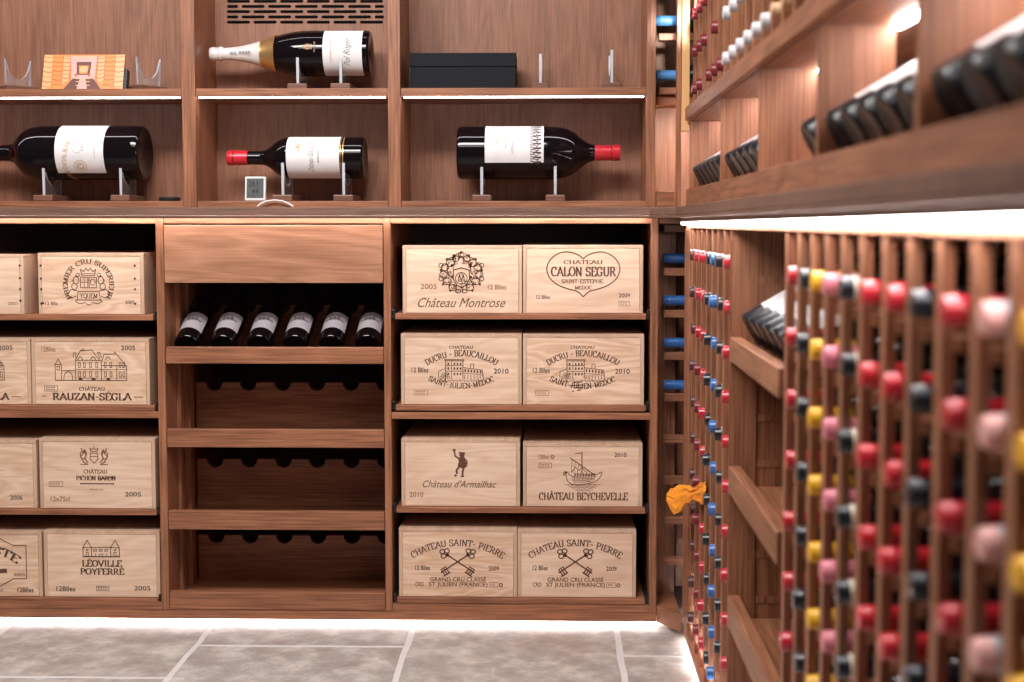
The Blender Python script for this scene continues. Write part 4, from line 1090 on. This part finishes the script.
# orange cloth knotted on a bottle neck
bm = bmesh.new(); rings = []; n = 36
path = [(705, 492, 3.02, .004), (704, 492, 3.03, .019), (700, 492.5, 3.08, .021), (695, 493, 3.13, .017), (691.5, 493.5, 3.17, .011), (688.5, 494, 3.20, .018), (684, 495, 3.24, .026), (679, 498, 3.27, .028), (674, 501, 3.29, .030), (670, 499, 3.31, .024), (667, 497, 3.32, .010)]
for i, (px, py, d, rr) in enumerate(path):
    ctr = PY(px, py, Yd(d)); ring = []
    for k in range(n):
        an = 2*PI*k/n; q = noise.turbulence(Vector((math.cos(an)*1.2, math.sin(an)*1.2, i*.33)), 3, True)-.35
        rad = rr*(1+.9*q+.13*math.sin(an*7+i*.9)+.07*math.sin(an*13-i*1.7))
        ring.append(bm.verts.new((ctr.x+.010*q, ctr.y+rad*.55*math.cos(an), ctr.z+rad*math.sin(an))))
    rings.append(ring)
for a_, b_ in zip(rings, rings[1:]):
    for k in range(n): bm.faces.new((a_[k], a_[(k+1) % n], b_[(k+1) % n], b_[k]))
bm.faces.new(rings[0]); bm.faces.new(rings[-1]); zc = PY(684, 497, -.3).z
tag(obj('orange_cloth', bm, 'orange_cloth', origin=(.34, Yd(3.31), zc)), 'crumpled bright orange cloth tied to a bottle near the corner', 'cloth')

# ------------------------------------------------------------------ right wall, upper
zlip1 = H+.096; zlip0 = zC1+.001
zm0, zm1 = PX(690.6, 121, XR).z, PX(690.6, 107.5, XR).z
posts_px = [690, 720.5, 758.5, 816.5, 916]
posts = [PX(x, 150, XR).y for x in posts_px]
posts.append(posts[-1]-.49)
XUB = .72
t = thing('display_bay', 'long oak display bay on the side wall with slanting bottles above the worktop', 'cabinet', (XR+.15, -1.6, zC1+.001))
pf = .016
obj('top_board', B((XR+.001, XUB, posts[-1], posts[0]+.17, zm0, zm1-.0005)), 'oak_y', t, .001)
obj('moulding', B((XR-.014, XR, posts[-1], posts[0]+.0, zm0+.001, zm1)), 'oak_y', t, .002)
obj('back_panel', B((XUB, XUB+.012, posts[-1], posts[0]+.17, zlip0, zm0)), 'oak_panel', t)
for k in range(6):
    y = posts[k]; 
    obj('partition', B((XR, XR+.050, y-.008, y+.008, zlip0, zm0-.0005)), 'oak_z', t, .001)
    obj('partition', B((XR+.0503, XR+.108, y-.0045, y+.0045, zlip0, zm0-.0005)), 'oak_z', t, .001)
    if k < 5:
        y2 = posts[k+1]
        obj('front_lip', B((XR, XR+.018, y2+.0085, y-.0085, zlip0, zlip1)), 'oak_y', t, .001)
        obj('led_strip', B((XR+.100, XR+.112, y2+.012, y-.012, zm0-.007, zm0-.0006)), 'led_bay', t)['label'] = 'glowing white light strip'
        obj('neck_board', notchboard(1, y2+.01, y-.01, XR+.25, XR+.266, zlip0, zlip1+.125, [], .024), 'oak_y', t)
obj('front_lip', B((XR, XR+.018, posts[0]+.009, posts[0]+.10, zlip0, zlip1)), 'oak_y', t, .001)
baylist = [list(range(6)), list(range(4)), [3, 4], list(range(5)), list(range(5))]
for k in range(5):
    y, y2 = posts[k], posts[k+1]
    if k == 0: ylist = [y-.055-.088*j for j in range(6) if y-.055-.088*j > y2+.04]
    elif k == 1: ylist = [y-.05-.088*j for j in range(5)]
    elif k == 2: ylist = [y-.38, y-.465][:2]
    else: ylist = [y-.05-.088*j for j in range(5)]
    for j, yy in enumerate(ylist):
        if yy < y2+.04: continue
        display_bottle((XR+.020, yy, zlip1+.022), R(31), (1, 0), '%s slanting bottle of the %s bay from the corner, above the worktop' % (ordn[j], ordn[k]), 'slanting bottles in the upper side bays', sketch=False, white=(k >= 3), glassm='glass_matte')
# upper rack
zru = zm1+.0008; ZUT = H+.95
dU = [3.315-.0995*k for k in range(15)]
sU = [Yd(3.315+.05-.0995*k) for k in range(16)]
rzu = [H+.352+.0965*k for k in range(6)]
ladder_rack('upper slatted rack on the side wall with dark red and white capsules', 'c', sU, zru, ZUT, rzu, Xb=XUB-.02)
fill = {}
for c in (0, 1, 3, 4, 5): fill[(c, 0)] = 'dark_red'
for c in range(6, 12): fill[(c, 0)] = 'white'
for c in (12, 13): fill[(c, 0)] = 'tan'
for c in (0, 1, 2, 4): fill[(c, 1)] = 'dark_red'
for c in (6, 7, 8, 9): fill[(c, 1)] = 'white'
for c in (0, 1, 2, 3): fill[(c, 2)] = 'dark_red'
rown = ['lowest row', 'second row up', 'third row up']
for (c, r_), cap in fill.items():
    place_bottle(cap, (.3600+.3025, Yd(dU[c]), rzu[r_]), (0, R(-90), 0), '%s-capped bottle in the upper side rack, %s, %s column from the corner' % (cname[cap], rown[r_], ordn[c]), 'bottles in the upper side rack')
# upper corner niche
t = thing('corner_niche', 'narrow oak corner niche above the worktop with pegs and a wood panel coloured as if lit', 'rack', (.34, .1, zC1+.001))
xq = Xu(656)+.001
obj('back_panel', B((xq, .90, .33, .345, zC1+.001, ZT)), 'oak_panel', t)
p1x, p2x = PY(677, 60, -.06).x, PY(681.5, 60, -.06).x
obj('corner_post', B((p1x, p2x, -.06, -.03, zC1+.001, ZT)), 'oak_z', t, .001)
g = obj('lit_tone_panel', B((p2x+.0005, PY(689.5, 60, -.07).x, -.078, -.062, PY(685, 131, -.07).z, ZT)), 'lit_tone_panel', t, .001); g['label'] = 'wood panel coloured golden as if brightly lit'
obj('bottom_box', B((xq, p1x-.001, -.02, .05, zC1+.001, PY(665, 191, -.02).z)), 'oak_x', t, .001)
for y in (-20, 37, 91):
    z = PY(668, y, .08).z
    obj('peg', B((PY(659, y, .08).x, .60, .075, .10, z-.010, z+.010)), 'oak_x', t, .0015)
z = PY(668, 99, .1).z
obj('shelf_board', B((xq, .60, .10, .32, z-.006, z+.006), (xq, .60, .09, .0995, z-.018, z+.006)), 'oak_x', t)
obj('led_strip', B((xq+.01, .50, .105, .145, z-.0105, z-.0065)), 'led_niche', t)['label'] = 'glowing white light strip'
for k, y in enumerate((21, 75.5)):
    p = PY(655.6, y, .09)
    place_bottle('blue_light', (p.x+.3025, .088, p.z), (0, R(-90), 0), ['upper of two light-blue-capped bottles in the corner niche above the worktop', 'lower of two light-blue-capped bottles in the corner niche above the worktop'][k], 'light-blue-capped bottles in the upper corner niche', glassm='glass_matte')

# ------------------------------------------------------------------ lights
def area(name, loc, rot, sx, sy, e, col=(1, .965, .94)):
    l = bpy.data.lights.new(name, 'AREA'); l.shape = 'RECTANGLE'; l.size = sx; l.size_y = sy; l.energy = e; l.color = col
    o = bpy.data.objects.new(name, l); C.objects.link(o); o.location = loc; o.rotation_euler = rot; return o
area('ceiling_light', (-.9, -1.7, 2.75), (R(28), 0, 0), 1.8, .4, 78)
area('ceiling_light', (-.9, -2.6, 2.75), (R(30), 0, 0), 1.8, .4, 14)
area('added_panel_spot', (.352, -.60, H+.56), (R(90), 0, 0), .03, .03, .14, (1, .95, .88)).data.spread = R(16)  # added spot that brightens the upper corner panel, standing in for a strip lamp
w = bpy.data.worlds.new('world'); bpy.context.scene.world = w; w.use_nodes = True
w.node_tree.nodes['Background'].inputs[0].default_value = (1, .93, .9, 1)
w.node_tree.nodes['Background'].inputs[1].default_value = .07
vs = bpy.context.scene.view_settings
vs.view_transform = 'Standard'; vs.look = 'None'; vs.exposure = 0; vs.gamma = 1; vs.use_curve_mapping = False
bpy.context.scene.cycles.use_denoising = True
bpy.context.scene.cycles.max_bounces = 10
bpy.context.scene.cycles.sample_clamp_indirect = 4
